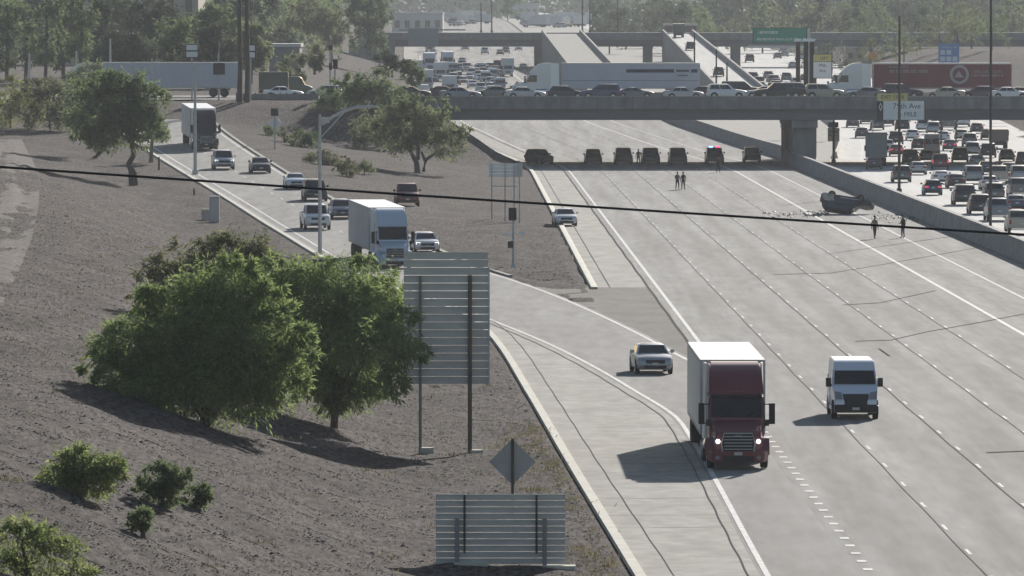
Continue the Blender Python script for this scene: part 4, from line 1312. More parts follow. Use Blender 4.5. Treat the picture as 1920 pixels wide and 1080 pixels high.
# the wreck
wk = vehicle('bigsuv', 'wreck', (0, 0, 0), 0, 'wrecked dark blue SUV lying upside down across the carpool lane, wheels in the air')
g = ground(1592, 402)
wk.rotation_euler = (math.pi - .20, .13, -.24)
wk.location = (g.x, g.y + 1.0, g.z + 1.62)
wk.scale = (.86, .95, .84)
for ch in wk.children:
    if ch.name.startswith('wheel') and 'arch' not in ch.name and ch.location.x < 0 and ch.location.y < 0:
        ch.location.z += .25
ub = MB()
ub.box(-2.3, 2.2, -.45, -.3, .14, .30); ub.box(-2.3, 2.2, .3, .45, .14, .30)
ub.tube([(-1.52, -.85, .38), (-1.52, .85, .38)], .09, 8); ub.tube([(1.52, -.85, .38), (1.52, .85, .38)], .07, 8)
ub.tube([(-2.4, .1, .16), (-.8, .15, .12), (.6, .1, .16), (1.3, .1, .2)], .05, 6)
ub.box(-1.3, -.5, -.25, .25, .10, .3); ub.box(.5, 1.4, -.28, .28, .08, .3); ub.box(-2.3, -1.8, -.6, .2, .08, .3)
obj('underbody', ub, M_RUST, wk, bevel=.03)
mb = MB(); mb.hexa([(-2.62, -.9, .05), (-2.2, -1.0, .0), (-2.25, .2, .0), (-2.7, .3, .1)], [(-2.75, -.7, .42), (-2.4, -.95, .5), (-2.3, .3, .5), (-2.8, .4, .4)])
obj('torn_bumper', mb, M_BLACK, wk, bevel=.04)
mb = MB()
rq = random.Random(3)
gr = [[(-2.45 + .3 * i + rq.uniform(-.07, .07), s_ * (1.03 + rq.uniform(.0, .12)), .25 + .2 * j + rq.uniform(-.06, .06)) for i in range(5)] for j in range(5) for s_ in (1,)]
mb.loft(gr, closed=False)
obj('crumpled_panel', mb, mat('bare_scraped_metal', (.50, .46, .43), .55, .1, c2=(.12, .11, .11), scale=2.2, lo=.45, hi=.58), wk, smooth=0)
mb = MB(); mb.box(-.6, 1.6, 1.0, 1.035, .42, .50); obj('side_trim', mb, M_STEEL, wk)
rc = random.Random(40)
for ch in list(wk.children):
    if ch.name.startswith('wheel') and 'arch' not in ch.name:
        ch.location.z -= .14
        for r_ in ch.children:
            r_.data = r_.data.copy(); r_.data.materials[0] = M_RUST
    if ch.name.startswith(('side_window', 'windshield', 'rear_window')):
        ch.scale = (1, .93, .97)
for ch in wk.children:
    if ch.name.startswith('body'):
        ch.data = ch.data.copy()
        for v in ch.data.vertices:
            if v.co.z > 1.0:
                v.co.z -= .10 + .10 * math.sin(v.co.x * 3 + v.co.y * 2); v.co.y += .08 * math.sin(v.co.x * 5)
            v.co += Vector((rc.uniform(-.05, .05), rc.uniform(-.05, .05), rc.uniform(-.05, .05)))
mb = MB()
rd = random.Random(12)
for i in range(420):
    px = rd.choice([rd.uniform(1430, 1550), rd.uniform(1500, 1552), rd.uniform(1635, 1725)])
    py = rd.gauss(402, 3.0) if px < 1600 else rd.gauss(408, 4)
    g = ground(px, py)
    r = rd.uniform(.03, .06) if rd.random() < .6 else rd.uniform(.06, .24)
    a = rd.uniform(0, 3)
    dx, dy = r * math.cos(a), r * math.sin(a)
    mb.add([(g.x - dx, g.y - dy, g.z + .01), (g.x + dx, g.y + dy, g.z + .01), (g.x + dy * .6, g.y - dx * .6, g.z + .015 + r * .35), (g.x - dy * .5, g.y + dx * .5, g.z + .03 + r * .4)], [(0, 1, 2), (0, 3, 1), (0, 2, 3), (1, 3, 2)])
struct('debris', mb, mat('debris_scrap', (.06, .06, .065), .6, c2=(.14, .14, .14), scale=3), smooth=0, kind='stuff')
# ------------------------------------------------------------------ people
def person(p, face, label, shirt, trousers, pose='stand', cap=None, group=None):
    V = [(0, 0, .98), (0, .01, 1.14), (0, .02, 1.32), (0, .01, 1.44), (0, 0, 1.54), (0, -.02, 1.63), (0, -.015, 1.74)]
    R = [(.155, .115), (.145, .105), (.165, .115), (.12, .085), (.055, .055), (.085, .10), (.07, .085)]
    E = [(0, 1), (1, 2), (2, 3), (3, 4), (4, 5), (5, 6)]
    def add(v, r, par):
        V.append(v); R.append((r, r) if not isinstance(r, tuple) else r); E.append((par, len(V) - 1)); return len(V) - 1
    rng = random.Random(label)
    for s in (-1, 1):
        st = .05 * s if pose != 'walk' else .0
        fo = 0 if pose != 'walk' else .24 * s
        hip = add((.09 * s, 0, .92), .088, 0)
        kn = add((.11 * s + st * .5, -.03 - fo * .5, .50), .062, hip)
        an = add((.12 * s + st, .02 - fo, .09), .042, kn)
        add((.135 * s + st, -.15 - fo, .035), (.042, .03), an)
        sh = add((.20 * s, .01, 1.41), .058, 3)
        if pose == 'hands_front' or (pose == 'point' and s > 0):
            el = add((.27 * s, -.06, 1.13), .042, sh)
            wr = add((.12 * s, -.27, 1.14), .03, el)
            dv = Vector((-.6 * s, -.6, .1)).normalized()
        else:
            el = add((.28 * s, .04, 1.12), .042, sh)
            wr = add((.29 * s, -.04, .87), .029, el)
            dv = Vector((0, -.15, -1)).normalized()
        w = Vector(V[wr])
        pm = add(tuple(w + dv * .07), (.036, .02), wr)
        sd = Vector((0, 1, 0)) if abs(dv.z) > .7 else Vector((0, 0, 1))
        for k, ln in enumerate((.085, .095, .09, .07)):
            a = Vector(V[pm]) + sd * (.026 - .0175 * k)
            m_ = add(tuple(a + dv * .045), .0085, pm)
            add(tuple(a + dv * ln * .8 + Vector((-.012 * s, -.01, 0))), .007, m_)
        t1 = add(tuple(w + dv * .045 + sd * .035), .010, wr)
        add(tuple(w + dv * .085 + sd * .048), .008, t1)
    add((0, -.115, 1.66), (.013, .016), 5)      # nose
    me = bpy.data.meshes.new('person')
    me.from_pydata(V, E, [])
    o = bpy.data.objects.new('person', me)
    COL.objects.link(o)
    R = [(a * 1.18, b * 1.18) if a > .02 else (a, b) for a, b in R]
    md = o.modifiers.new('skin', 'SKIN')
    lay = me.skin_vertices[0].data
    for i, r in enumerate(R):
        lay[i].radius = r
    lay[0].use_root = True
    sb = o.modifiers.new('sub', 'SUBSURF'); sb.levels = 1; sb.render_levels = 1
    dg = bpy.context.evaluated_depsgraph_get()
    m2 = bpy.data.meshes.new_from_object(o.evaluated_get(dg))
    bpy.data.objects.remove(o)
    for m in (mat('skin', (.32, .20, .14), .6), shirt, trousers, M_BLACK):
        m2.materials.append(m)
    for f in m2.polygons:
        c = f.center
        arm = abs(c.x) > .235 or (c.y < -.16 and c.z > .8)
        f.material_index = 3 if c.z < .12 else 0 if (c.z > 1.51) else 2 if (c.z < .97 and not (abs(c.x) > .235)) else (0 if (arm and (c.z < 1.16)) else 1)
        f.use_smooth = True
    o = bpy.data.objects.new('person', m2)
    COL.objects.link(o)
    o.location = p
    o.rotation_euler = (0, 0, face)
    tag(o, label, 'person', group)
    hr = MB()
    rings = []
    for z, r in ((1.70, .098), (1.76, .096), (1.81, .075), (1.838, .03)):
        rings.append([(r * math.cos(a) * .9, .006 + r * math.sin(a), z) for a in [2 * math.pi * k / 12 for k in range(12)]])
    hr.loft(rings)
    if cap:
        hr.box(-.07, .07, -.17, -.07, 1.72, 1.735)
    obj('cap' if cap else 'hair', hr, cap or mat('dark_hair', (.02, .016, .013), .8), o)
    belt = MB(); belt.tube([(0, .01, .955), (0, .01, 1.005)], .178, 14)
    ob = obj('belt', belt, M_BLACK, o); ob.scale = (1.0, .78, 1)
    return o
U1 = mat('cloth_khaki', (.20, .18, .11), .9); U2 = mat('cloth_dark_olive', (.035, .035, .028), .9); U3 = mat('cloth_black', (.02, .02, .024), .9); U4 = mat('cloth_grey', (.12, .12, .125), .9); U5 = mat('cloth_blue', (.04, .05, .085), .9)
def stand(px, py, face, *a, **k):
    return person(ground(px, py), face, *a, **k)
stand(1270, 356, .4, 'person in grey top talking to a darker figure beyond the cracked lanes', U4, U2, 'hands_front')
stand(1281, 356, -.5, 'person in black clothes standing beside the grey topped one', U3, U3)
stand(1347, 324, .2, 'person in black at the near edge of the bridge shadow', U3, U2)
stand(1640, 448, 2.6, 'person in khaki shirt facing the upturned SUV, left of the pair', U1, U2, 'walk', cap=U2)
stand(1693, 446, -2.2, 'person in black shirt beside the upturned SUV, right of the pair', U3, U4, 'point')
stand(1197, 309, .0, 'officer in black standing between two dark SUVs under the bridge', U3, U3, cap=U3)

# ------------------------------------------------------------------ plants
def leaves(blobs, size, seed, density=1.0, elong=2.6, droop=.35, clump=.38):
    """blobs: (centre, radii, count); returns vertex and face arrays of small leaf sprays"""
    rng = np.random.default_rng(seed)
    VV = []
    for (c, r, n) in blobs:
        c = np.array(c, float); r = np.array(r, float)
        n = int(n * density)
        nc = max(3, n // 45)
        d = rng.normal(size=(nc, 3)); d /= np.linalg.norm(d, axis=1)[:, None]
        rad = rng.random(nc) ** .42
        cc = d * rad[:, None]
        idx = rng.integers(0, nc, n)
        g = rng.normal(size=(n, 3))
        outd = cc[idx] + .001
        p = c + cc[idx] * r + g * (clump * np.minimum(r.mean(), 2.2) * .42) + outd * 0
        dirv = outd * r / r.mean() * .8 + rng.normal(size=(n, 3)) * .75
        dirv[:, 2] -= droop
        dirv /= np.linalg.norm(dirv, axis=1)[:, None]
        oth = rng.normal(size=(n, 3))
        sidev = np.cross(dirv, oth); sidev /= np.linalg.norm(sidev, axis=1)[:, None] + 1e-6
        L = (size * elong * (.5 + rng.random(n)))[:, None]
        W = (size * (.5 + .7 * rng.random(n)))[:, None]
        a = p; tip = p + dirv * L
        mid = p + dirv * L * .5
        q = np.stack([a, mid + sidev * W * .5, tip, mid - sidev * W * .5], axis=1)
        VV.append(q)
    q = np.concatenate(VV)
    return q.reshape(-1, 3)

def leaf_obj(name, v, m, parent):
    n = len(v) // 4
    me = bpy.data.meshes.new(name)
    me.vertices.add(len(v)); me.vertices.foreach_set('co', v.astype(np.float32).ravel())
    me.loops.add(4 * n); me.loops.foreach_set('vertex_index', np.arange(4 * n, dtype=np.int32))
    me.polygons.add(n); me.polygons.foreach_set('loop_start', np.arange(0, 4 * n, 4, dtype=np.int32))
    me.materials.append(m)
    me.update(calc_edges=True)
    me.validate()
    o = bpy.data.objects.new(name, me)
    COL.objects.link(o)
    o.parent = parent
    return o

def plant(name, cat, label, base, blobs, lm, size, seed, trunks=None, wm=None, group=None, **k):
    """blobs in picture pixels: (px, py, rx, ry, depth offset, count)"""
    t = thing(name, label, cat, base, 0, group)
    s = base.y / FPX
    bl = []
    for px, py, rx, ry, dy, n in blobs:
        q = pix(px, py, base.y + dy)
        bl.append(((q.x - base.x, dy, q.z - base.z), (rx * s, (rx + ry) * .5 * s, ry * s), n))
        if n >= 900 and size < .2:
            rb_ = random.Random(seed * 31 + int(px))
            for _ in range(7):
                a = rb_.uniform(-.5, math.pi + .5); k_ = rb_.uniform(.85, 1.12)
                tr_ = rb_.uniform(.14, .26)
                bl.append(((q.x - base.x + rx * s * k_ * math.cos(a), dy + rb_.uniform(-.5, .5) * rx * s, q.z - base.z + ry * s * k_ * math.sin(a)), (rx * s * tr_ * 1.5, rx * s * tr_, ry * s * tr_), max(40, int(n * .05))))
    leaf_obj('crown' if trunks or cat == 'tree' else 'foliage', leaves(bl, size, seed, **k), lm, t)
    if trunks is None:
        trunks = [[(0, 0, -.2), tuple(np.array(bl[0][0]) * .5), bl[0][0]]]
    mb = MB()
    for tr in trunks:
        if len(tr[0]) == 4:                     # picture points with width in pixels
            pts, rad = [], []
            for px, py, dy, w in tr:
                q = pix(px, py, base.y + dy)
                pts.append(q - base); rad.append(w * s * .5)
        else:
            pts = tr
            rad = [max(.03, .09 * (1 - i / len(tr))) for i in range(len(tr))]
        mb.tube(pts, rad, 7)
    obj('trunk' if cat == 'tree' else 'stem', mb, wm or M_WOOD, t)
    return t

# the big trees on the near bank
BIGN, BIGS = 1.75, .08
b1 = ground(385, 792)
plant('palo_verde_tree', 'tree', 'large dense bright green tree on the gravel bank, in front of two others', b1,
      [(395, 600, 120, 85, 0, 5200), (330, 660, 110, 85, .5, 3800), (455, 650, 110, 100, -.6, 4600), (235, 675, 70, 65, .2, 1800), (380, 720, 130, 70, -.8, 4200), (500, 710, 70, 75, -.3, 2000), (410, 545, 90, 55, .4, 2200), (250, 735, 70, 40, 0, 900)],
      L_BIG, BIGS, 1, [[(385, 800, 0, 22), (388, 740, 0, 18), (375, 650, 0, 11)], [(392, 790, 0, 16), (440, 720, -.5, 11), (470, 640, -.6, 6)], [(382, 780, 0, 14), (330, 720, .4, 9), (270, 680, .3, 5)]], M_WOOD, density=BIGN, elong=3.4)
b2 = ground(628, 806)
plant('palo_verde_tree', 'tree', 'drooping green tree touching the back of the tall sign', b2,
      [(640, 560, 110, 75, 0, 3800), (690, 620, 80, 80, -2.5, 3200), (600, 620, 80, 80, .2, 2000), (560, 520, 70, 45, .4, 1300), (742, 645, 48, 68, -7.5, 1300), (650, 700, 80, 45, 0, 1300), (738, 712, 30, 40, -7.5, 500), (600, 705, 62, 52, 0, 1300), (662, 722, 58, 40, -.5, 1100), (625, 752, 50, 26, 0, 700), (710, 575, 60, 45, 0, 1200)],
      L_BIG, BIGS, 2, [[(626, 808, 0, 15), (630, 720, 0, 12), (636, 580, 0, 7)], [(628, 780, 0, 9), (690, 660, -2.5, 7), (740, 630, -7.2, 4)]], M_WOOD, droop=.75, density=BIGN, elong=3.4)
b3 = ground(420, 640)
plant('palo_verde_tree', 'tree', 'sparse wispy tree with bare twigs behind the two dense trees', b3,
      [(400, 500, 100, 50, 0, 1500), (450, 470, 65, 36, 0, 900), (330, 540, 70, 45, 0, 900), (480, 520, 60, 40, 0, 700), (300, 500, 40, 25, 0, 260), (420, 560, 90, 60, 0, 1100)],
      L_OLIVE, .095, 3, [[(420, 645, 0, 16), (410, 560, 0, 10), (390, 490, 0, 5), (370, 445, 0, 2)], [(415, 600, 0, 9), (330, 540, 0, 5), (262, 545, 0, 2)], [(415, 580, 0, 8), (460, 500, 0, 5), (478, 440, 0, 2)], [(380, 520, 0, 5), (300, 490, 0, 2.5)], [(350, 555, 0, 4), (285, 520, 0, 2)]], M_WOOD, elong=3.4, density=1.3)
# weeds along the kerb and in patches on the bank
rw = np.random.default_rng(77)
ww = []
for i in range(420):
    if i < 190:
        Y = 205 + 130 * rw.random(); x = Xc(Y) - .5 - 2.2 * rw.random() ** 2
    else:
        Y = 205 + 330 * rw.random(); x = Xc(Y) - 1 - 22 * rw.random()
    n = int(6 + 16 * rw.random()); r = .10 + .28 * rw.random()
    p = np.stack([x + rw.normal(size=n) * r, Y + rw.normal(size=n) * r * 1.6, np.full(n, H(x, Y) + .02)], 1)
    d = np.stack([rw.normal(size=n) * .5, rw.normal(size=n) * .5, .5 + rw.random(n)], 1); d /= np.linalg.norm(d, axis=1)[:, None]
    sv = np.cross(d, rw.normal(size=(n, 3))); sv /= np.linalg.norm(sv, axis=1)[:, None]
    L = (.08 + .2 * rw.random(n))[:, None]
    ww.append(np.stack([p, p + d * L * .5 + sv * .02, p + d * L, p + d * L * .5 - sv * .02], 1).reshape(-1, 3))
o = leaf_obj('weeds', np.concatenate(ww), leafmat('dry_weeds', (.10, .095, .05), (.17, .15, .085)), None)
o['kind'] = 'stuff'
# the shrubs at the bottom left
SG = 'shrubs on the near bank'
def shrub(label, px, py, blobs, lm, size, seed, group=SG, **k):
    return plant('shrub', 'shrub', label, ground(px, py), blobs, lm, size, seed, None, M_WOOD, group, **k)
shrub('loose yellow green shrub left of the two dark shrubs', 155, 935, [(150, 885, 72, 38, 0, 1900), (110, 900, 45, 28, 0, 700), (195, 880, 42, 28, 0, 700), (150, 915, 55, 22, 0, 700)], L_DRY, .07, 11, elong=3.2)
shrub('dark rounded shrub right of the yellow green one', 305, 952, [(305, 905, 42, 32, 0, 1900), (300, 932, 30, 22, 0, 900), (335, 890, 26, 18, 0, 400)], L_DARK, .06, 12)
shrub('smaller dark shrub touching the dark rounded one', 366, 955, [(368, 928, 24, 24, 0, 900), (372, 945, 20, 12, 0, 300)], L_DARK, .06, 13)
shrub('little dark ball shrub below the dark rounded one', 268, 1003, [(268, 975, 22, 20, 0, 900), (262, 992, 20, 11, 0, 300)], L_DARK, .05, 14)
shrub('spreading yellow green bush in the bottom corner', 60, 1090, [(40, 1020, 60, 45, 0, 1000), (110, 1050, 65, 40, 0, 880), (10, 1060, 60, 50, 0, 800), (150, 1075, 45, 22, 0, 300), (20, 985, 35, 22, 0, 250)], L_DRY, .06, 15, elong=3.2)
# trees along the upper bank
TG = 'trees on the upper bank'
def tree(label, px, py, blobs, lm, size, seed, trunks, group=TG, wm=None, Y=None, name='roadside_tree', **k):
    b = ground(px, py) if Y is None else pix(px, py, Y)
    return plant(name, 'tree', label, b, blobs, lm, size, seed, trunks, wm, group, **k)
tree('spreading dark tree with a crooked thin trunk beside the ramp', 249, 346, [(230, 205, 70, 45, 0, 3000), (195, 235, 60, 42, 0, 2200), (265, 190, 45, 35, 0, 1500), (185, 165, 48, 28, 0, 1200), (270, 235, 38, 36, 0, 1000), (215, 262, 60, 22, 0, 1100), (150, 215, 30, 35, 0, 500), (240, 155, 50, 22, 0, 800)], L_DARK, .17, 21,
     [[(249, 348, 0, 15), (246, 320, 0, 11), (241, 308, 0, 11), (251, 290, 0, 10), (247, 260, 0, 9), (240, 220, 0, 5)], [(255, 347, 0, 8), (253, 325, 0, 7), (243, 310, 0, 8)]])
tree('tree with a thick curved trunk behind the crooked trunk tree', 182, 297, [(165, 190, 45, 40, 0, 1500), (200, 170, 40, 30, 0, 1000), (150, 220, 35, 30, 0, 800)], L_GREY, .17, 22, [[(178, 298, 0, 14), (186, 285, 0, 13), (188, 272, 0, 12), (180, 258, 0, 10), (175, 210, 0, 6)]])
tree('young tree with pale trunk right of the crooked trunk tree', 284, 305, [(290, 235, 26, 32, 0, 800), (300, 255, 20, 22, 0, 380), (278, 262, 18, 16, 0, 260)], L_GREY, .14, 23, [[(283, 306, 0, 9), (284, 285, 0, 7), (287, 240, 0, 4)]], wm=M_WOOD2)
tree('bushy bright tree at the left edge of the bank', 20, 240, [(18, 190, 45, 45, 0, 1900), (55, 200, 30, 35, 0, 800), (-15, 210, 40, 40, 0, 800)], L_YEL, .17, 24, None)
tree('bushy yellow green tree second from the left edge', 95, 245, [(85, 175, 40, 30, 0, 1200), (100, 205, 40, 35, 0, 1300), (125, 220, 30, 28, 0, 600), (60, 215, 26, 28, 0, 500)], L_OLIVE, .17, 25, None)
tree('blue green bush between the left trees and the long trailer', 140, 200, [(140, 150, 28, 25, 0, 600), (165, 140, 30, 20, 0, 600), (180, 128, 26, 14, 0, 350)], L_GREY, .17, 26, None)
# trees and shrubs on the wedge between ramp and freeway
WG = 'trees between ramp and freeway'
tree('grey green tree with two forked trunks beside the freeway shoulder', 787, 325, [(775, 235, 60, 40, 0, 2300), (820, 250, 50, 38, 0, 1700), (745, 255, 48, 32, 0, 1400), (790, 205, 50, 26, 0, 1200), (845, 270, 34, 28, 0, 800), (720, 240, 30, 25, 0, 500), (735, 205, 30, 20, 0, 400)], L_GREY, .16, 31,
     [[(783, 327, 0, 12), (781, 305, 0, 10), (770, 285, 0, 6), (755, 270, 0, 4)], [(783, 300, 0, 8), (785, 280, 0, 6), (780, 240, 0, 4)], [(794, 322, 0, 8), (798, 300, 0, 7), (815, 288, 0, 5), (835, 278, 0, 3)], [(797, 302, 0, 6), (790, 284, 0, 4)]], WG)
tree('dark tree behind the street lamp arm at the bridge end', 660, 205, [(690, 160, 45, 28, 0, 1700), (650, 180, 48, 28, 0, 1700), (615, 200, 28, 22, 0, 700), (715, 185, 40, 26, 0, 1000), (730, 205, 36, 22, 0, 700)], L_DARK, .17, 32, None, WG)
tree('small tree with a forked trunk behind the forked pair', 710, 277, [(715, 235, 36, 26, 0, 900), (690, 230, 28, 22, 0, 500), (735, 245, 24, 18, 0, 350)], L_GREY, .15, 33, [[(708, 278, 0, 7), (704, 262, 0, 5), (699, 245, 0, 3)], [(709, 274, 0, 6), (717, 255, 0, 4), (722, 240, 0, 3)]], WG)
tree('low grey bush left of the forked small tree', 684, 281, [(682, 250, 22, 20, 0, 700), (680, 265, 18, 14, 0, 350)], L_OLIVE, .13, 34, None, WG)
VG = 'shrubs between ramp and freeway'
shrub('dark dome shrub behind the street lamp pole', 573, 276, [(563, 260, 22, 14, 0, 1300), (586, 263, 19, 13, 0, 1000)], L_DARK, .10, 41, VG)
shrub('small shrub left of the ramp meter post', 503, 254, [(502, 242, 13, 8, 0, 450), (507, 249, 12, 6, 0, 300)], L_DARK, .09, 42, VG)
shrub('small shrub right of the ramp meter post', 534, 266, [(534, 254, 13, 11, 0, 600)], L_OLIVE, .09, 43, VG)
shrub('tiny dark shrub above the right one by the ramp meter post', 532, 246, [(532, 240, 11, 5, 0, 200)], L_DARK, .09, 44, VG)
shrub('dry brown shrub in the row above the maroon pickup', 650, 330, [(650, 316, 20, 14, 0, 900)], L_OLIVE, .10, 45, VG)
shrub('grey shrub at the right end of the row above the maroon pickup', 683, 326, [(684, 313, 18, 12, 0, 800)], L_GREY, .10, 46, VG)
shrub('broad low shrub at the left end of the row above the maroon pickup', 606, 308, [(605, 296, 30, 13, 0, 1000), (628, 303, 24, 12, 0, 800)], L_OLIVE, .10, 47, VG)
# tall trees behind the cross street
BT = 'tall trees behind the cross street'
tree('tallest dark tree with columnar crown behind the street', 692, 100, [(690, 40, 40, 50, 0, 2600), (660, 20, 28, 30, 0, 800), (715, 15, 22, 35, 0, 800), (695, 80, 32, 22, 0, 900), (690, -20, 40, 30, 0, 900)], L_DARK, .32, 51, [[(692, 104, 0, 9), (692, 60, 0, 7), (690, 10, 0, 4)]], BT, Y=1500)
tree('pale olive tree left of the tallest dark one', 622, 112, [(610, 50, 35, 40, 0, 1500), (580, 25, 40, 28, 0, 1100), (638, 60, 24, 28, 0, 600), (545, 60, 30, 30, 0, 600)], L_OLIVE, .32, 52, [[(622, 118, 0, 8), (618, 80, 0, 6), (610, 40, 0, 4)]], BT, Y=1450, wm=M_WOOD2)
tree('broad hazy tree behind the two white panels', 430, 120, [(430, 30, 60, 45, 0, 1500), (380, 60, 40, 30, 0, 700), (480, 20, 50, 35, 0, 1000), (330, 80, 60, 25, 0, 800), (520, 75, 40, 30, 0, 700), (270, 90, 50, 22, 0, 600)], L_FAR, .34, 53, [[(430, 125, 0, 8), (430, 60, 0, 5)]], BT, Y=1300)
rt = random.Random(6)
for px, w, t in ((12, 40, 0), (48, 36, 1), (85, 34, 0), (118, 30, 1), (150, 30, 0), (182, 26, 1)):
    tree('tall dark tree in the row at the left edge, trunks in shade', px, 142, [(px, 60, w, 45, 0, 900), (px + 8, 10, w * .8, 35, 0, 600), (px - 6, 100, w * .7, 28, 0, 400)], L_FAR if t else L_DARK, .3, 60 + px, [[(px, 150, 0, 7), (px + 3, 80, 0, 6), (px + 2, 10, 0, 4)]], 'row of tall dark trees', Y=1040 + 14 * (px % 5))
for px, lb in ((449, 'left of the two dark palm trunks beside the white panels'), (463, 'right of the two dark palm trunks beside the white panels')):
    q = pix(px, 196, 870)
    b = Vector((q.x, q.y, H(q.x, q.y)))
    t = thing('palm_tree', lb, 'palm tree', b, 0, 'two palms')
    mb = MB(); mb.tube([(0, 0, -.3), (.1, 0, 4), (.0, 0, 9), (.05, 0, 15.5)], [.34, .27, .24, .2], 9); obj('trunk', mb, M_WOOD, t)
    mb = MB()
    rp = random.Random(px)
    for k in range(26):
        a = rp.uniform(0, 6.28); up = rp.uniform(-.6, 1.1); L = rp.uniform(1.3, 1.9)
        d = Vector((math.cos(a) * math.cos(up), math.sin(a) * math.cos(up), math.sin(up)))
        sv = d.cross(Vector((0, 0, 1))).normalized()
        o_ = Vector((.05, 0, 15.5))
        for j in range(-4, 5):
            dd = (d + sv * j * .14).normalized()
            p1, p2 = o_ + d * L * .45, o_ + d * L * .45 + dd * L * .6 - Vector((0, 0, .12 * abs(j) * .5))
            ww = sv * .03
            mb.add([p1 - ww, p1 + ww, p2], [(0, 1, 2)])
        mb.tube([o_, o_ + d * L * .45], .02, 4)
    obj('crown', mb, L_DARK, t)
for px, py, rx, ry, Y, lm, sd in ((235, 95, 55, 42, 985, L_FAR, 71), (320, 85, 60, 50, 1010, L_DARK, 72), (395, 92, 50, 42, 990, L_FAR, 73), (285, 40, 60, 40, 1080, L_FAR, 74), (390, 45, 60, 36, 1100, L_DARK, 75), (470, 90, 32, 42, 1020, L_GREY, 76), (215, 30, 46, 40, 1120, L_DARK, 77)):
    tree('dense grey green tree in the thicket behind the long trailer', px, 150, [(px, py, rx, ry, 0, 2200), (px - rx * .5, py + ry * .35, rx * .6, ry * .6, 0, 900), (px + rx * .5, py + ry * .3, rx * .6, ry * .6, 0, 900), (px + 6, py - ry * .6, rx * .6, ry * .4, 0, 600)], lm, .26, sd, [[(px, 158, 0, 7), (px + 3, py, 0, 5), (px + 2, py - ry * .5, 0, 3)]], 'thicket behind the long trailer', Y=Y)
for px, py, lb, rx, ry, n, lm in ((545, 140, 'grey green street tree behind the dark green box truck', 26, 34, 900, L_GREY), (590, 110, 'pale narrow tree left of the thin signal pole', 20, 26, 600, L_OLIVE), (735, 120, 'bare brown bush at the foot of the far bridge abutment', 30, 22, 700, L_FAR), (772, 140, 'dark slope bush left of the approaching white semi', 20, 26, 600, L_DARK)):
    tree(lb, px, py + ry * 1.1, [(px, py - ry * .2, rx, ry * .8, 0, n), (px + rx * .4, py + ry * .2, rx * .6, ry * .5, 0, n // 3)], lm, .24, 80 + n + px, [[(px, py + ry * 1.15, 0, 5), (px, py - ry * .2, 0, 3)]], BT, Y=1000)
# hazy woods and trees far behind
HG = 'hazy trees far behind the bridges'
rh = random.Random(21)
for nm, Y0_, Y1_, px0, px1, n, hh, sz, lm in (('far_woods', 2250, 2500, 1110, 1990, 17000, 17, .75, L_FAR), ('distant_woods', 3600, 4200, -60, 1990, 16000, 24, 1.2, L_FAR), ('roadside_woods', 1500, 1800, -40, 640, 14000, 17, .5, L_DARK)):
    r_ = np.random.default_rng(int(Y0_))
    Y = r_.uniform(Y0_, Y1_, n); px = r_.uniform(px0, px1, n)
    X = (px - 960) / FPX * Y
    top = hh * (.62 + .18 * np.sin(X * .11) + .12 * np.sin(X * .29 + 1) + .10 * np.sin(X * .61 + Y * .05))
    Z = np.array([H(x, y) for x, y in zip(X, Y)]) + top * r_.random(n) ** .6
    p = np.stack([X, Y, Z], 1)
    d = r_.normal(size=(n, 3)); d /= np.linalg.norm(d, axis=1)[:, None]
    sv = np.cross(d, r_.normal(size=(n, 3))); sv /= np.linalg.norm(sv, axis=1)[:, None]
    L = sz * (1 + r_.random(n))[:, None]
    q = np.stack([p - d * L, p + sv * L * .6, p + d * L, p - sv * L * .6], 1).reshape(-1, 3)
    o = leaf_obj(nm, q, lm, None)
    o['kind'] = 'stuff'
hz = []
for i in range(30): hz.append((rh.uniform(1120, 1960), rh.uniform(1900, 2250), rh.uniform(9, 14), .35))
for i in range(16): hz.append((rh.uniform(-20, 1960), rh.uniform(3000, 3600), rh.uniform(12, 18), .5))
for i in range(16): hz.append((rh.uniform(1480, 1960), rh.uniform(1550, 1850), rh.uniform(6, 10), .3))
for i, (px, Y, h, sz) in enumerate(hz):
    x = (px - 960) / FPX * Y
    z = H(x, Y)
    t = thing('distant_tree', 'hazy grey green tree far behind the bridges', 'tree', (x, Y, z), 0, HG)
    w = h * rh.uniform(.3, .55)
    bl = [((0, 0, h * .6), (w, w, h * .36), 520), ((w * .5, 0, h * .4), (w * .6, w * .6, h * .28), 240), ((-w * .5, 0, h * .38), (w * .6, w * .6, h * .28), 240), ((0, 0, h * .85), (w * .5, w * .5, h * .15), 140)]
    leaf_obj('crown', leaves(bl, sz * h / 12 * 1.3, 300 + i, elong=1.6, clump=.5), [L_FAR, L_GREY, L_OLIVE, L_DARK][i % 4], t)
    mb = MB(); mb.tube([(0, 0, -.3), (0, 0, h * .6)], [h * .02, h * .01], 6); obj('trunk', mb, M_WOOD, t)
# ------------------------------------------------------------------ signs seen from the back
M_SIGNW = mat('sign_white', (.80, .82, .81), .5)
M_SIGNY = mat('sign_yellow', (.62, .55, .22), .6)
M_SIGNG = mat('sign_green', (.03, .24, .16), .6)
M_SIGNB = mat('sign_blue', (.16, .25, .45), .6)
M_SIGNBK = mat('sign_black', (.02, .02, .022), .6)

def ribbed(mb, x0, x1, z0, z1, n, y=0.0, back=-1):
    """aluminium planks of a big sign, ribs on the side toward the camera"""
    h = (z1 - z0) / n
    for k in range(n):
        a = z0 + k * h
        mb.box(x0, x1, y, y + .03, a, a + h - .02)
        mb.box(x0, x1, y - .022, y, a + h - .05, a + h - .02)

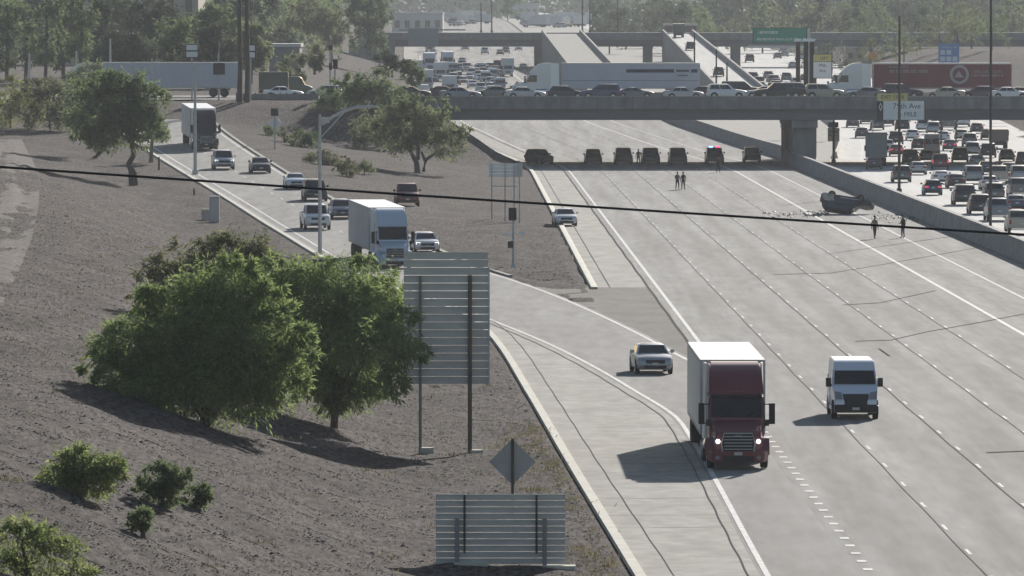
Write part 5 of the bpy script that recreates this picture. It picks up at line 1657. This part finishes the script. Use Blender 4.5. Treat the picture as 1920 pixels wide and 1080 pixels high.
# the tall sign
g2 = ground(881, 850)
Ys = g2.y
t = thing('highway_sign', 'very tall ribbed grey sign back on two posts beside the drooping tree', 'sign', g2)
sc = Ys / FPX
def rel(px, py): return pix(px, py, Ys) - g2
a, b = rel(757, 720), rel(915, 472)
mb = MB(); ribbed(mb, a.x, b.x, a.z, b.z, 17, .12)
obj('panel', mb, M_ALU, t, smooth=0)
fl = MB(); fl.box(b.x, b.x + .07, .02, .16, a.z, b.z - .6); obj('panel_edge', fl, M_STEEL, t)
for px, py, top, m, w in ((788, 832, 517, mat('green_grey_post', (.17, .19, .165), .7, c2=(.22, .24, .21), scale=2), .06), (881, 856, 516, M_RUST, .085)):
    p = rel(px, py)
    zt = rel(px, top).z
    gz = H(p.x + g2.x, Ys) - g2.z
    mb = MB()
    mb.box(p.x - w, p.x + w, -.03, .0, gz - .3, zt); mb.box(p.x - w, p.x + w, .08, .11, gz - .3, zt); mb.box(p.x - .02, p.x + .02, 0, .09, gz - .3, zt)
    o = obj('post', mb, m, t)
    ft = MB(); ft.tube([(p.x + .25, .1, gz - .3), (p.x + .25, .1, gz + .14)], .3, 14); obj('footing', ft, M_KERB, o)
# the low wide sign
g2 = ground(1040, 1066)
Ys = g2.y
t = thing('highway_sign', 'low wide ribbed grey sign back at the bottom edge of the picture', 'sign', g2)
a, b = rel(817, 1058), rel(1060, 926)
mb = MB(); ribbed(mb, a.x, b.x, a.z, b.z, 11, .16)
obj('panel', mb, M_ALU, t, smooth=0)
for px in (871, 1006):
    p = rel(px, 1040); mb = MB(); mb.box(p.x - .035, p.x + .035, .03, .10, a.z + .35, b.z - .02); obj('stiffener', mb, M_DKST, t)
for px in (857, 1021):
    p = rel(px, 1065)
    gz = H(p.x + g2.x, Ys) - g2.z
    mb = MB(); mb.box(p.x - .075, p.x + .075, -.06, -.03, gz - .3, rel(px, 972).z); mb.box(p.x - .075, p.x + .075, .03, .06, gz - .3, rel(px, 972).z); mb.box(p.x - .02, p.x + .02, -.03, .03, gz - .3, rel(px, 972).z)
    o = obj('post', mb, mat('post_grey', (.26, .265, .27), .6, .2), t)
    ft = MB(); ft.box(p.x - .1, p.x + 1.0, -.3, .35, gz - .3, gz + .10); obj('footing', ft, M_KERB, o)
# the diamond sign
g2 = ground(960, 962)
Ys = g2.y
t = thing('warning_sign', 'diamond shaped grey sign back on one thin post above the low wide sign', 'sign', g2)
c = rel(961, 866); w = 44 * Ys / FPX
mb = MB()
mb.add([(c.x - w, .05, c.z), (c.x, .05, c.z - w), (c.x + w, .05, c.z), (c.x, .05, c.z + w), (c.x - w, .07, c.z), (c.x, .07, c.z - w), (c.x + w, .07, c.z), (c.x, .07, c.z + w)],
       [(0, 1, 2, 3), (7, 6, 5, 4), (0, 4, 5, 1), (1, 5, 6, 2), (2, 6, 7, 3), (3, 7, 4, 0)])
obj('panel', mb, mat('dull_aluminium', (.38, .37, .355), .75, .0, c2=(.45, .44, .42), scale=1.5), t, smooth=0)
mb = MB(); mb.box(c.x - .05, c.x + .05, -.04, .05, -.3, c.z + w * 1.02); obj('post', mb, M_DKST, t)
# the small sign in the wedge
g2 = ground(972, 418)
Ys = g2.y
t = thing('highway_sign', 'small pale sign back on thin legs beside the ramp signal', 'sign', g2)
a, b = rel(916, 332), rel(980, 306)
mb = MB(); ribbed(mb, a.x, b.x, a.z, b.z, 4, .12); obj('panel', mb, M_SIGNW, t, smooth=0)
mb = MB(); q0, q1 = rel(968, 330), rel(978, 312); mb.box(q0.x, q1.x, -.02, .04, q0.z, q1.z + .3); obj('edge_panel', mb, M_ALU, t)
for px in (922, 947, 964, 974):
    p = rel(px, 418); gz = H(p.x + g2.x, Ys) - g2.z
    mb = MB(); mb.box(p.x - .06, p.x + .06, .0, .1, gz - .2, b.z - .1); obj('post', mb, M_STEEL if px > 960 else M_ALU, t)
mb = MB(); p0, p1 = rel(920, 350), rel(970, 352); mb.box(p0.x, p1.x, .04, .08, p0.z, p0.z + .08); obj('brace', mb, M_ALU, t)

# ------------------------------------------------------------------ signals, lamps and poles
def sighead(mb, x, y, z, w, h, d=.3): mb.box(x - w / 2, x + w / 2, y - d / 2, y + d / 2, z, z + h)
g2 = ground(962, 503); Ys = g2.y
t = thing('ramp_signal', 'ramp meter signal on a pole with black backplate between ramp and shoulder', 'traffic signal', g2)
mb = MB(); mb.tube([(0, 0, -.2), (0, 0, rel(962, 395).z)], .085, 10); mb.tube([(0, 0, 0), (0, 0, .35)], [.2, .12], 10); obj('pole', mb, M_STEEL, t)
def head(px, py0, py1, w, nm='signal_head', dy=-.2, parent=None):
    p0, p1 = rel(px, py1), rel(px, py0)
    mb = MB(); sighead(mb, p0.x, dy, p0.z, w * Ys / FPX, p1.z - p0.z); o = obj(nm, mb, M_SIGNBK, parent or t, bevel=.03)
    n = 2 if (py1 - py0) < 26 else 3
    vz = MB()
    for k in range(n):
        zc = p0.z + (p1.z - p0.z) * (k + .5) / n
        r = min(w * Ys / FPX * .28, (p1.z - p0.z) / n * .36)
        vz.tube([(p0.x, dy + .14, zc), (p0.x, dy + .36, zc - .03)], r, 10)
    obj('visor', vz, M_BLACK, o)
head(961, 389, 413, 15); head(957, 452, 465, 10)
for px, py, w in ((948, 440, 10), (979, 437, 12)):
    p = rel(px, py); mb = MB(); mb.box(p.x - w * Ys / FPX / 2, p.x + w * Ys / FPX / 2, -.05, .0, p.z - .1, p.z + .12); mb.tube([(0, 0, p.z), (p.x, -.02, p.z)], .03, 5); obj('small_plate', mb, M_SIGNW, t)

g2 = ground(515, 281); Ys = g2.y
t = thing('ramp_meter_sign', 'post with black beacon box and diamond sign back on the wedge dirt', 'sign', g2)
mb = MB(); mb.tube([(0, 0, -.2), (0, 0, rel(515, 205).z)], .08, 8); obj('post', mb, M_STEEL, t)
head(515, 203, 217, 14, 'beacon_box')
c = rel(516, 231); w = 13 * Ys / FPX
mb = MB(); mb.add([(c.x - w, .1, c.z), (c.x, .1, c.z - w * 1.1), (c.x + w, .1, c.z), (c.x, .1, c.z + w * 1.1), (c.x - w, .13, c.z), (c.x, .13, c.z - w * 1.1), (c.x + w, .13, c.z), (c.x, .13, c.z + w * 1.1)],
                  [(0, 1, 2, 3), (7, 6, 5, 4), (0, 4, 5, 1), (1, 5, 6, 2), (2, 6, 7, 3), (3, 7, 4, 0)])
obj('panel', mb, M_SIGNW, t, smooth=0)

def lamp(px, pyb, pyt, arm, label, wbase=9, m=None, Y=None, cat='street lamp', name='street_lamp'):
    g = ground(px, pyb) if Y is None else pix(px, pyb, Y)
    s = g.y / FPX
    t = thing(name, label, cat, g)
    zt = pix(px, pyt, g.y).z - g.z
    mb = MB(); mb.tube([(0, 0, -.3), (0, 0, zt * .5), (0, 0, zt)], [wbase * s * .5, wbase * s * .42, wbase * s * .32], 10)
    if arm is None: mb.tube([(0, 0, -.2), (0, 0, .4)], wbase * s * .85, 10)
    obj('pole', mb, m or M_STEEL, t)
    if arm:
        pts = [pix(ax, ay, g.y) - g for ax, ay in arm]
        mb = MB(); mb.tube(pts, [.14] + [.11] * (len(pts) - 1), 8)
        mb.tube([pts[0] - Vector((0, 0, .9)), pts[len(pts) // 2] - Vector((0, 0, .1))], .05, 6)
        o = obj('arm', mb, m or M_STEEL, t)
        e = pts[-1]
        mb = MB(); mb.hexa([(e.x - .35, -.16, e.z - .12), (e.x + .35, -.14, e.z - .12), (e.x + .35, .14, e.z - .12), (e.x - .35, .16, e.z - .12)], [(e.x - .3, -.1, e.z + .06), (e.x + .25, -.1, e.z + .06), (e.x + .25, .1, e.z + .06), (e.x - .3, .1, e.z + .06)])
        obj('lamp_head', mb, M_ALU, o, bevel=.03)
    return t
t = lamp(600, 476, 215, [(603, 233), (625, 218), (645, 208), (668, 201), (700, 199)], 'grey street lamp with curved arm rising in front of the white pickup', 8)
p = Vector((0, 0, 0))
q = pix(606, 226, t.location.y) - t.location
mb = MB(); mb.box(q.x - .25, q.x + .45, -.2, .2, q.z - .2, q.z + .25); obj('camera_box', mb, M_ALU, t, bevel=.05)
lamp(366, 327, 152, None, 'thin pale pole at the ramp edge in front of the black semi', 7)
lamp(285, 205, 110, None, 'thin grey pole behind the crooked trunk tree, before the long trailer', 5)
lamp(207, 160, 72, None, 'pale slender pole at the left end of the long trailer', 5, Y=925)
lamp(55, 150, 100, None, 'short pale pole among the tall dark trees at the left edge', 5, Y=935)
lamp(143, 140, 96, None, 'short pale pole behind the left bushes, right of the other', 5, Y=935)
lamp(1857, 433, -40, None, 'very tall dark pole standing on the median wall, tallest of the three', 6, M_DKST)
lamp(1686, 361, 30, None, 'tall dark pole on the median wall crossing the overhead sign', 6, M_DKST)
lamp(1563, 305, 165, None, 'thin grey pole behind the small white sign next to the bridge pier', 5, M_DKST)
# small white sign by the pier
g = ground(1563, 303)
t = thing('road_sign', 'small white sign on a dark post just right of the bridge pier', 'sign', (g.x, g.y - .35, g.z))
g2 = t.location; Ys = g2.y
a, b = rel(1552, 265), rel(1574, 240)
mb = MB(); mb.box(a.x, b.x, -.04, 0, a.z, b.z); obj('panel', mb, M_SIGNW, t)
mb = MB(); mb.tube([(0, .06, -.2), (0, .06, b.z)], .07, 8); obj('post', mb, M_DKST, t)
rgs = random.Random(2)
mb = MB(); scribble(mb, a.x + .25, b.x - .25, b.z - .55, .2, -.04, rgs, -1); scribble(mb, a.x + .2, b.x - .35, b.z - .95, .2, -.04, rgs, -1); obj('lettering', mb, M_SIGNBK, t)
mb = MB(); q0, q1 = rel(1553, 239), rel(1572, 229); mb.box(q0.x, q1.x, -.1, .1, q0.z, q1.z); obj('beacon_box', mb, M_SIGNBK, t)
g = ground(1474, 262)
t = thing('road_sign', 'small white sign on two legs left of the bridge pier', 'sign', g)
g2 = g; Ys = g.y
a, b = rel(1463, 240), rel(1483, 227)
mb = MB(); mb.box(a.x, b.x, -.04, 0, a.z, b.z); obj('panel', mb, M_SIGNW, t)
for px in (1466, 1480):
    p = rel(px, 262); mb = MB(); mb.box(p.x - .05, p.x + .05, 0, .08, -.3, b.z - .1); obj('post', mb, M_STEEL, t)

# overhead sign in front of the bridge
Ys = 872.0
g2 = Vector(((1688 - 960) / FPX * Ys, Ys, 0))
t = thing('overhead_sign', 'overhead white freeway sign with yellow exit tab hung on the bridge above the queue', 'sign', g2)
a, b = rel(1646, 225), rel(1733, 189)
mb = MB(); mb.box(a.x - .12, b.x + .12, .0, .12, a.z - .05, b.z + .06); obj('backing', mb, M_SIGNBK, t)
a2 = rel(1656, 224)
mb = MB(); mb.box(a2.x, b.x, -.04, 0, a.z + .02, b.z); obj('panel', mb, M_SIGNW, t)
mb = MB(); q0, q1 = rel(1645, 189.5), rel(1702, 175); mb.box(q0.x, q1.x, -.05, .05, q0.z, q1.z); o = obj('exit_tab', mb, M_SIGNY, t)
lettering('EXIT 135 B', .56, (q0.x + (q1.x - q0.x) / 2, -.06, (q0.z + q1.z) / 2), M_SIGNBK, o)
mb = MB(); q0, q1 = rel(1646, 211), rel(1656, 190); mb.box(q0.x, q1.x, -.05, -.01, q0.z, q1.z); o2 = obj('diamond_panel', mb, M_SIGNBK, t)
mb = MB(); cx, cz = (q0.x + q1.x) / 2, (q0.z + q1.z) / 2
v, f = [], []
for k, (dx, dz) in enumerate(((0, .5), (.22, 0), (0, -.5), (-.22, 0))):
    v += [(cx + dx, -.06, cz + dz), (cx + dx * .6, -.06, cz + dz * .6)]
for k in range(4):
    k2 = (k + 1) % 4; f.append((2 * k, 2 * k2, 2 * k2 + 1, 2 * k + 1))
mb.add(v, f); obj('diamond', mb, M_SIGNW, o2)
ctr = (a2.x + b.x) / 2
lettering('79th Ave', .86, (ctr + .35, -.045, b.z - .62), M_SIGNBK, t)
lettering('½ MILE', .72, (ctr + .35, -.045, b.z - 1.55), M_SIGNBK, t)
for px in (1660, 1725):
    p = rel(px, 185); mb = MB(); mb.box(p.x - .08, p.x + .08, .12, 7.0, 6.9, 7.05); mb.box(p.x - .08, p.x + .08, .1, .25, a.z, b.z); obj('bracket', mb, M_DKST, t)
# yellow topped sign behind the bridge
Ys = 932.0
g2 = Vector(((1543 - 960) / FPX * Ys, Ys, 0)); g2.z = H(g2.x, Ys)
t = thing('overhead_sign', 'white sign with yellow top standing behind the bridge beside three dark posts', 'sign', g2)
a, b = rel(1525, 146), rel(1559, 102)
mb = MB(); mb.box(a.x - .1, b.x + .1, .0, .1, a.z - .08, b.z + .08); obj('backing', mb, M_SIGNBK, t)
mb = MB(); mb.box(a.x, b.x, -.04, 0, a.z, a.z + (b.z - a.z) * .68); obj('panel', mb, M_SIGNW, t)
mb = MB(); mb.box(a.x, b.x, -.04, 0, a.z + (b.z - a.z) * .70, b.z); obj('top_panel', mb, M_SIGNY, t)
mid = (a.x + b.x) / 2
lettering('LEFT', .48, (mid + .2, -.05, b.z - .48), M_SIGNBK, t)
lettering('79th', .52, (mid, -.05, b.z - 1.35), M_SIGNBK, t)
lettering('Ave', .50, (mid, -.05, b.z - 1.98), M_SIGNBK, t)
mb = MB(); mb.box(a.x + .1, a.x + .4, .1, .4, -.3, b.z); mb.box(a.x + .1, b.x, .1, .3, b.z - .3, b.z); obj('post', mb, M_RUST, t)
for px, m, w, lb in ((1496, M_RUST, 8, 'brown steel post behind the bridge, left of two others'), (1511, M_DKST, 9, 'dark steel post behind the bridge, middle of three'), (1522, M_DKST, 9, 'dark steel post right beside the yellow topped sign')):
    x = (px - 960) / FPX * 935
    z = H(x, 935)
    mb = MB(); ww = w / 2 * 935 / FPX
    mb.box(-ww, -ww * .5, -.2, .2, -.3, pix(px, 78, 935).z - z); mb.box(ww * .5, ww, -.2, .2, -.3, pix(px, 78, 935).z - z); mb.box(-ww * .5, ww * .5, -.03, .03, -.3, pix(px, 78, 935).z - z)
    hd = MB(); hz_ = pix(px, 78, 935).z - z
    hd.hexa([(-.5, -.3, hz_), (.3, -.3, hz_), (.3, .3, hz_), (-.5, .3, hz_)], [(-.3, -.2, hz_ + .45), (.5, -.2, hz_ + .3), (.5, .2, hz_ + .3), (-.3, .2, hz_ + .45)])
    tt = thing('signal_post', lb, 'post', (x, 935, z), 0)
    obj('post', mb, m, tt); obj('cap', hd, M_SIGNW, tt)
# green overhead sign, blue service sign
Ys = 1290.0
g2 = Vector(((1452 - 960) / FPX * Ys, Ys, 0)); g2.z = H(g2.x, Ys)
t = thing('overhead_sign', 'wide green overhead sign in the haze above the end of the queue', 'sign', g2)
a, b = rel(1413, 80), rel(1512, 53)
mb = MB(); mb.box(a.x - .15, b.x + .15, .0, .15, a.z - .1, b.z + .1); obj('backing', mb, M_SIGNBK, t)
mb = MB(); mb.box(a.x, b.x, -.05, 0, a.z, b.z); obj('panel', mb, M_SIGNG, t)
mb = MB(); scribble(mb, a.x + .8, a.x + 4.2, b.z - .9, .4, -.05, rgs, -1); scribble(mb, a.x + .6, a.x + 7.6, b.z - 2.0, .35, -.05, rgs, -1); obj('lettering', mb, M_SIGNW, t)
mb = MB(); mb.box(a.x - 1, b.x + .5, .2, .6, a.z - .9, a.z - .5); mb.box(b.x + .1, b.x + .6, .2, .7, -.3, b.z); obj('gantry', mb, M_STEEL, t)
Ys = 1000.0
g2 = Vector(((1779 - 960) / FPX * Ys, Ys, 0)); g2.z = H(g2.x, Ys)
t = thing('service_sign', 'blue service sign with pale squares standing behind the red trailer', 'sign', g2)
a, b = rel(1761, 122), rel(1797, 83)
mb = MB(); mb.box(a.x - .1, b.x + .1, 0, .1, a.z - .1, b.z + .1); obj('panel', mb, M_SIGNB, t)
mb = MB(); scribble(mb, a.x + .3, b.x - .2, b.z - .5, .25, 0, rgs, -1); obj('lettering', mb, mat('sign_pale_blue', (.50, .56, .66), .6), t)
for r_ in range(2):
    for c_ in range(3):
        x = a.x + .15 + c_ * .8; z = b.z - 1.35 - r_ * .85
        if (r_, c_) != (0, 2):
            mb = MB(); mb.box(x, x + .62, -.02, 0, z, z + .6); obj('square', mb, MATS['sign_pale_blue'], t)
for px in (1765, 1793):
    p = rel(px, 122); mb = MB(); mb.box(p.x - .1, p.x + .1, .1, .3, -.3, b.z); obj('post', mb, M_DKST, t)
Ys = 1050.0
g2 = Vector(((1636 - 960) / FPX * Ys, Ys, 0)); g2.z = H(g2.x, Ys)
t = thing('warning_sign', 'small orange diamond sign above the front of the red trailer', 'sign', g2)
c = rel(1637, 105); w = .72
mb = MB(); mb.add([(c.x - w, 0, c.z), (c.x, 0, c.z - w), (c.x + w, 0, c.z), (c.x, 0, c.z + w), (c.x - w, .04, c.z), (c.x, .04, c.z - w), (c.x + w, .04, c.z), (c.x, .04, c.z + w)],
                  [(0, 1, 2, 3), (7, 6, 5, 4), (0, 4, 5, 1), (1, 5, 6, 2), (2, 6, 7, 3), (3, 7, 4, 0)])
obj('panel', mb, mat('sign_orange', (.55, .30, .12), .6), t, smooth=0)
mb = MB(); mb.box(c.x - .06, c.x + .06, .05, .15, -.3, c.z + w); obj('post', mb, M_STEEL, t)
# blue grey sign panel on the far bridge
Ys = 1698.0
g2 = Vector(((742 - 960) / FPX * Ys, Ys, 0))
t = thing('overhead_sign', 'pale sign back hung on the left end of the far bridge', 'sign', g2)
a, b = rel(765, 86), rel(822, 53)
mb = MB(); mb.box(a.x, b.x, -.2, 0, a.z, b.z); mb.box(a.x - 2.0, b.x + 6, -.1, 0, b.z - .5, b.z - .2); obj('panel', mb, mat('pale_back', (.24, .26, .28), .7), t)
mb = MB(); mb.box(a.x + 1, a.x + 1.3, 0, 1.2, 10.9, 12.4); obj('bracket', mb, M_DKST, t)
# signals on the street at the ramp head
def street_signal(px, base, Y, label, items, panels=()):
    global t, g2, Ys
    Ys = Y
    x = (px - 960) / FPX * Y
    g2 = Vector((x, Y, H(x, Y)))
    t = thing('traffic_signal', label, 'traffic signal', g2)
    top = min([i[1] for i in items] + [p_[1] for p_ in panels])
    mb = MB(); mb.tube([(0, 0, -.3), (0, 0, rel(px, top).z)], .1, 8); obj('pole', mb, M_STEEL, t)
    for (hx, y0, y1, w) in items: head(hx, y0, y1, w)
    for (hx, y0, y1, w) in panels:
        p0, p1 = rel(hx, y1), rel(hx, y0)
        hw_ = w / 2 * Y / FPX
        mb = MB(); mb.box(p0.x - hw_ - .1, p0.x + hw_ + .1, -.1, 0, p0.z - .1, p1.z + .1); o = obj('backplate', mb, M_SIGNBK, t)
        mb = MB(); zm = (p0.z + p1.z) / 2; mb.box(p0.x - hw_, p0.x + hw_, -.14, -.1, p0.z, zm - .08); mb.box(p0.x - hw_, p0.x + hw_, -.14, -.1, zm + .08, p1.z); obj('panel', mb, M_SIGNW, o)
street_signal(410, 180, 873, 'traffic signal with two black heads in front of the long trailer', [(411, 118, 140, 22), (405, 82, 98, 10)])
street_signal(628, 178, 880, 'traffic signal with one black head above the silver hatchback', [(629, 111, 129, 9)])
street_signal(360, 120, 880, 'twin white panel sign on a pole above the long trailer, left one', [], [(360, 84, 107, 21)])
street_signal(470, 150, 878, 'twin white panel sign right of the palm trunks', [], [(469, 85, 108, 18)])
street_signal(619, 140, 930, 'thin signal pole left of the black headed one', [(620, 118, 131, 6), (620, 84, 94, 8)])
# utility cabinet
g2 = ground(402, 416); Ys = g2.y
t = thing('utility_cabinet', 'tall beige utility cabinet beside a low one on the bank', 'cabinet', g2, 0)
mb = MB(); mb.box(-.38, .38, -.32, .32, -.3, 1.95); obj('body', mb, mat('cabinet_beige', (.40, .385, .36), .6, c2=(.46, .44, .42), scale=2), t, bevel=.04)
mb = MB(); mb.box(-.42, .42, -.36, .36, 1.95, 2.05); obj('lid', mb, M_STEEL, t)
mb = MB(); mb.box(-.30, .30, -.335, -.32, .1, 1.85); obj('door', mb, M_ALU, t)
g2 = ground(386, 412); Ys = g2.y
t = thing('utility_box', 'low pale box with white lid at the foot of the tall cabinet', 'cabinet', g2, 0)
mb = MB(); mb.box(-.33, .33, -.35, .35, -.3, .72); obj('body', mb, MATS['cabinet_beige'], t, bevel=.03)
mb = MB(); mb.box(-.37, .37, -.39, .39, .72, .86); obj('lid', mb, M_KERB, t)
# marker stubs and white rocks on the bank
for px, py, h, lb in ((298, 318, 1.2, 'short brown stake between the young tree and the ramp'), (364, 365, .55, 'dark stub post on the bank above the utility cabinet')):
    g = ground(px, py); mb = MB(); mb.tube([(0, 0, -.2), (0, 0, h * .9), (0, 0, h)], [.09, .09, .06], 8); o = obj('marker_post', mb, M_RUST, loc=g); tag(o, lb, 'post')
# the cable that crosses the view
mb = MB()
pts = []
for px in range(-900, 2900, 100):
    u = (px) / 1920.0
    py = 313 + (440 - 313) * u + 18 * u * (u - 1) * -1 * .35
    pts.append(pix(px, py, 118 + 4 * u))
mb.tube(pts, .019, 8)
tag(obj('utility_cable', mb, M_BLACK), 'black overhead cable sagging across the whole view', 'cable')

# ------------------------------------------------------------------ buildings behind
def building(label, px0, px1, pyt, Y, depth, m, nwin=0, pil=0, roofm=None, name='warehouse'):
    x0, x1 = (px0 - 960) / FPX * Y, (px1 - 960) / FPX * Y
    xm_ = (x0 + x1) / 2
    z0 = H(xm_, Y) - .5
    zt = pix(px0, pyt, Y).z
    t = thing(name, label, 'building', (xm_, Y, z0))
    w = (x1 - x0) / 2
    h = zt - z0
    mb = MB(); mb.box(-w, w, 0, depth, 0, h); obj('wall', mb, m, t)
    mb = MB(); mb.box(-w - .2, w + .2, -.2, depth + .2, h, h + .5); obj('roof', mb, roofm or M_ALU, t)
    for k in range(pil):
        x = -w + 2 * w * (k + .5) / pil
        mb = MB(); mb.box(x - w / pil * .35, x + w / pil * .35, -.35, 0, 0, h - .4); obj('pilaster', mb, M_RUST, t)
    for k in range(nwin):
        x = -w + 2 * w * (k + .5) / nwin
        mb = MB(); mb.box(x - w / nwin * .5, x + w / nwin * .5, -.06, 0, h * .35, h * .7); obj('window', mb, M_GLASS, t)
    return t
M_BEIGE = mat('stucco_beige', (.42, .37, .30), .9, c2=(.47, .42, .34), scale=.2)
M_PURP = mat('painted_block_wall', (.17, .16, .18), .9, c2=(.20, .19, .21), scale=.3)
M_WALLW = mat('stucco_white', (.50, .50, .49), .9, c2=(.56, .56, .55), scale=.2)
building('beige building with brown pilasters behind the row of tall trees', 60, 372, -12, 1350, 30, M_BEIGE, 0, 9)
building('low grey building behind the white sedan and the palms', 505, 562, 88, 1180, 14, M_PURP, 0, 0, M_STEEL)
building('long pale flat roofed building above the far bridge', 735, 830, 26, 2500, 40, M_STEEL, 5, 0, M_WALLW)
building('pale warehouse high in the haze above the parked cars', 800, 930, 3, 3900, 60, M_WALLW, 6)
building('pale shed in the haze left of the far ramp', 955, 1010, 8, 3600, 40, M_WALLW, 4)
for i, (a_, b_) in enumerate(((1520, 1552), (1586, 1620), (1656, 1678), (1688, 1712), (1722, 1750))):
    building(['pale house in the haze above the white tractor', 'wide pale house second from the yellow topped sign', 'narrow pale house right of the orange diamond', 'pale boxy house beside the tall dark pole', 'pale house left of the blue service sign'][i], a_, b_, 90, 1720 + 12 * i, 12, M_BEIGE if i % 2 else M_WALLW, 2, name='house')
building('dull maroon wall low on the far embankment above the right ramp', 1246, 1306, 48, 1790, 5, mat('maroon_wall', (.12, .06, .07), .9), name='wall_building')
for px, Y, top, lb in ((1092, 1900, -20, 'thin dark pole rising above the left far ramp'), (1106, 1900, -20, 'thin dark pole right next to another above the left far ramp'), (1158, 1800, -10, 'pole in the haze between the two far ramps'), (922, 2000, -10, 'thin pole in the haze above the far bridge'), (902, 2000, 5, 'shorter thin pole above the far bridge')):
    lamp(px, 60, top, None, lb, 3, M_DKST, Y=Y, cat='pole', name='utility_pole')
for px, Y, top, lb in ((1302, 1240, 62, 'grey pole at the left edge of the right far ramp'), (1343, 1230, 92, 'dark pole in front of the right far ramp'), (1363, 1225, 118, 'short dark pole low in front of the right far ramp'), (1115, 1850, 60, 'thin post beside the left far ramp wall')):
    lamp(px, 175, top, None, lb, 4, M_DKST, Y=Y, cat='pole', name='utility_pole')

# ------------------------------------------------------------------ the air between
mb = MB(); mb.box(-5200, 5200, -300, 9900, -3.0, 75)
hz_m = bpy.data.materials.new('haze_air')
hz_m.use_nodes = True
nt = hz_m.node_tree
nt.nodes.clear()
o_ = nt.nodes.new('ShaderNodeOutputMaterial')
v_ = nt.nodes.new('ShaderNodeVolumePrincipled')
v_.inputs['Color'].default_value = (.86, .89, .93, 1)
v_.inputs['Density'].default_value = HAZE_DENSITY
nt.links.new(v_.outputs[0], o_.inputs['Volume'])
struct('haze', mb, hz_m, smooth=0, kind='stuff')
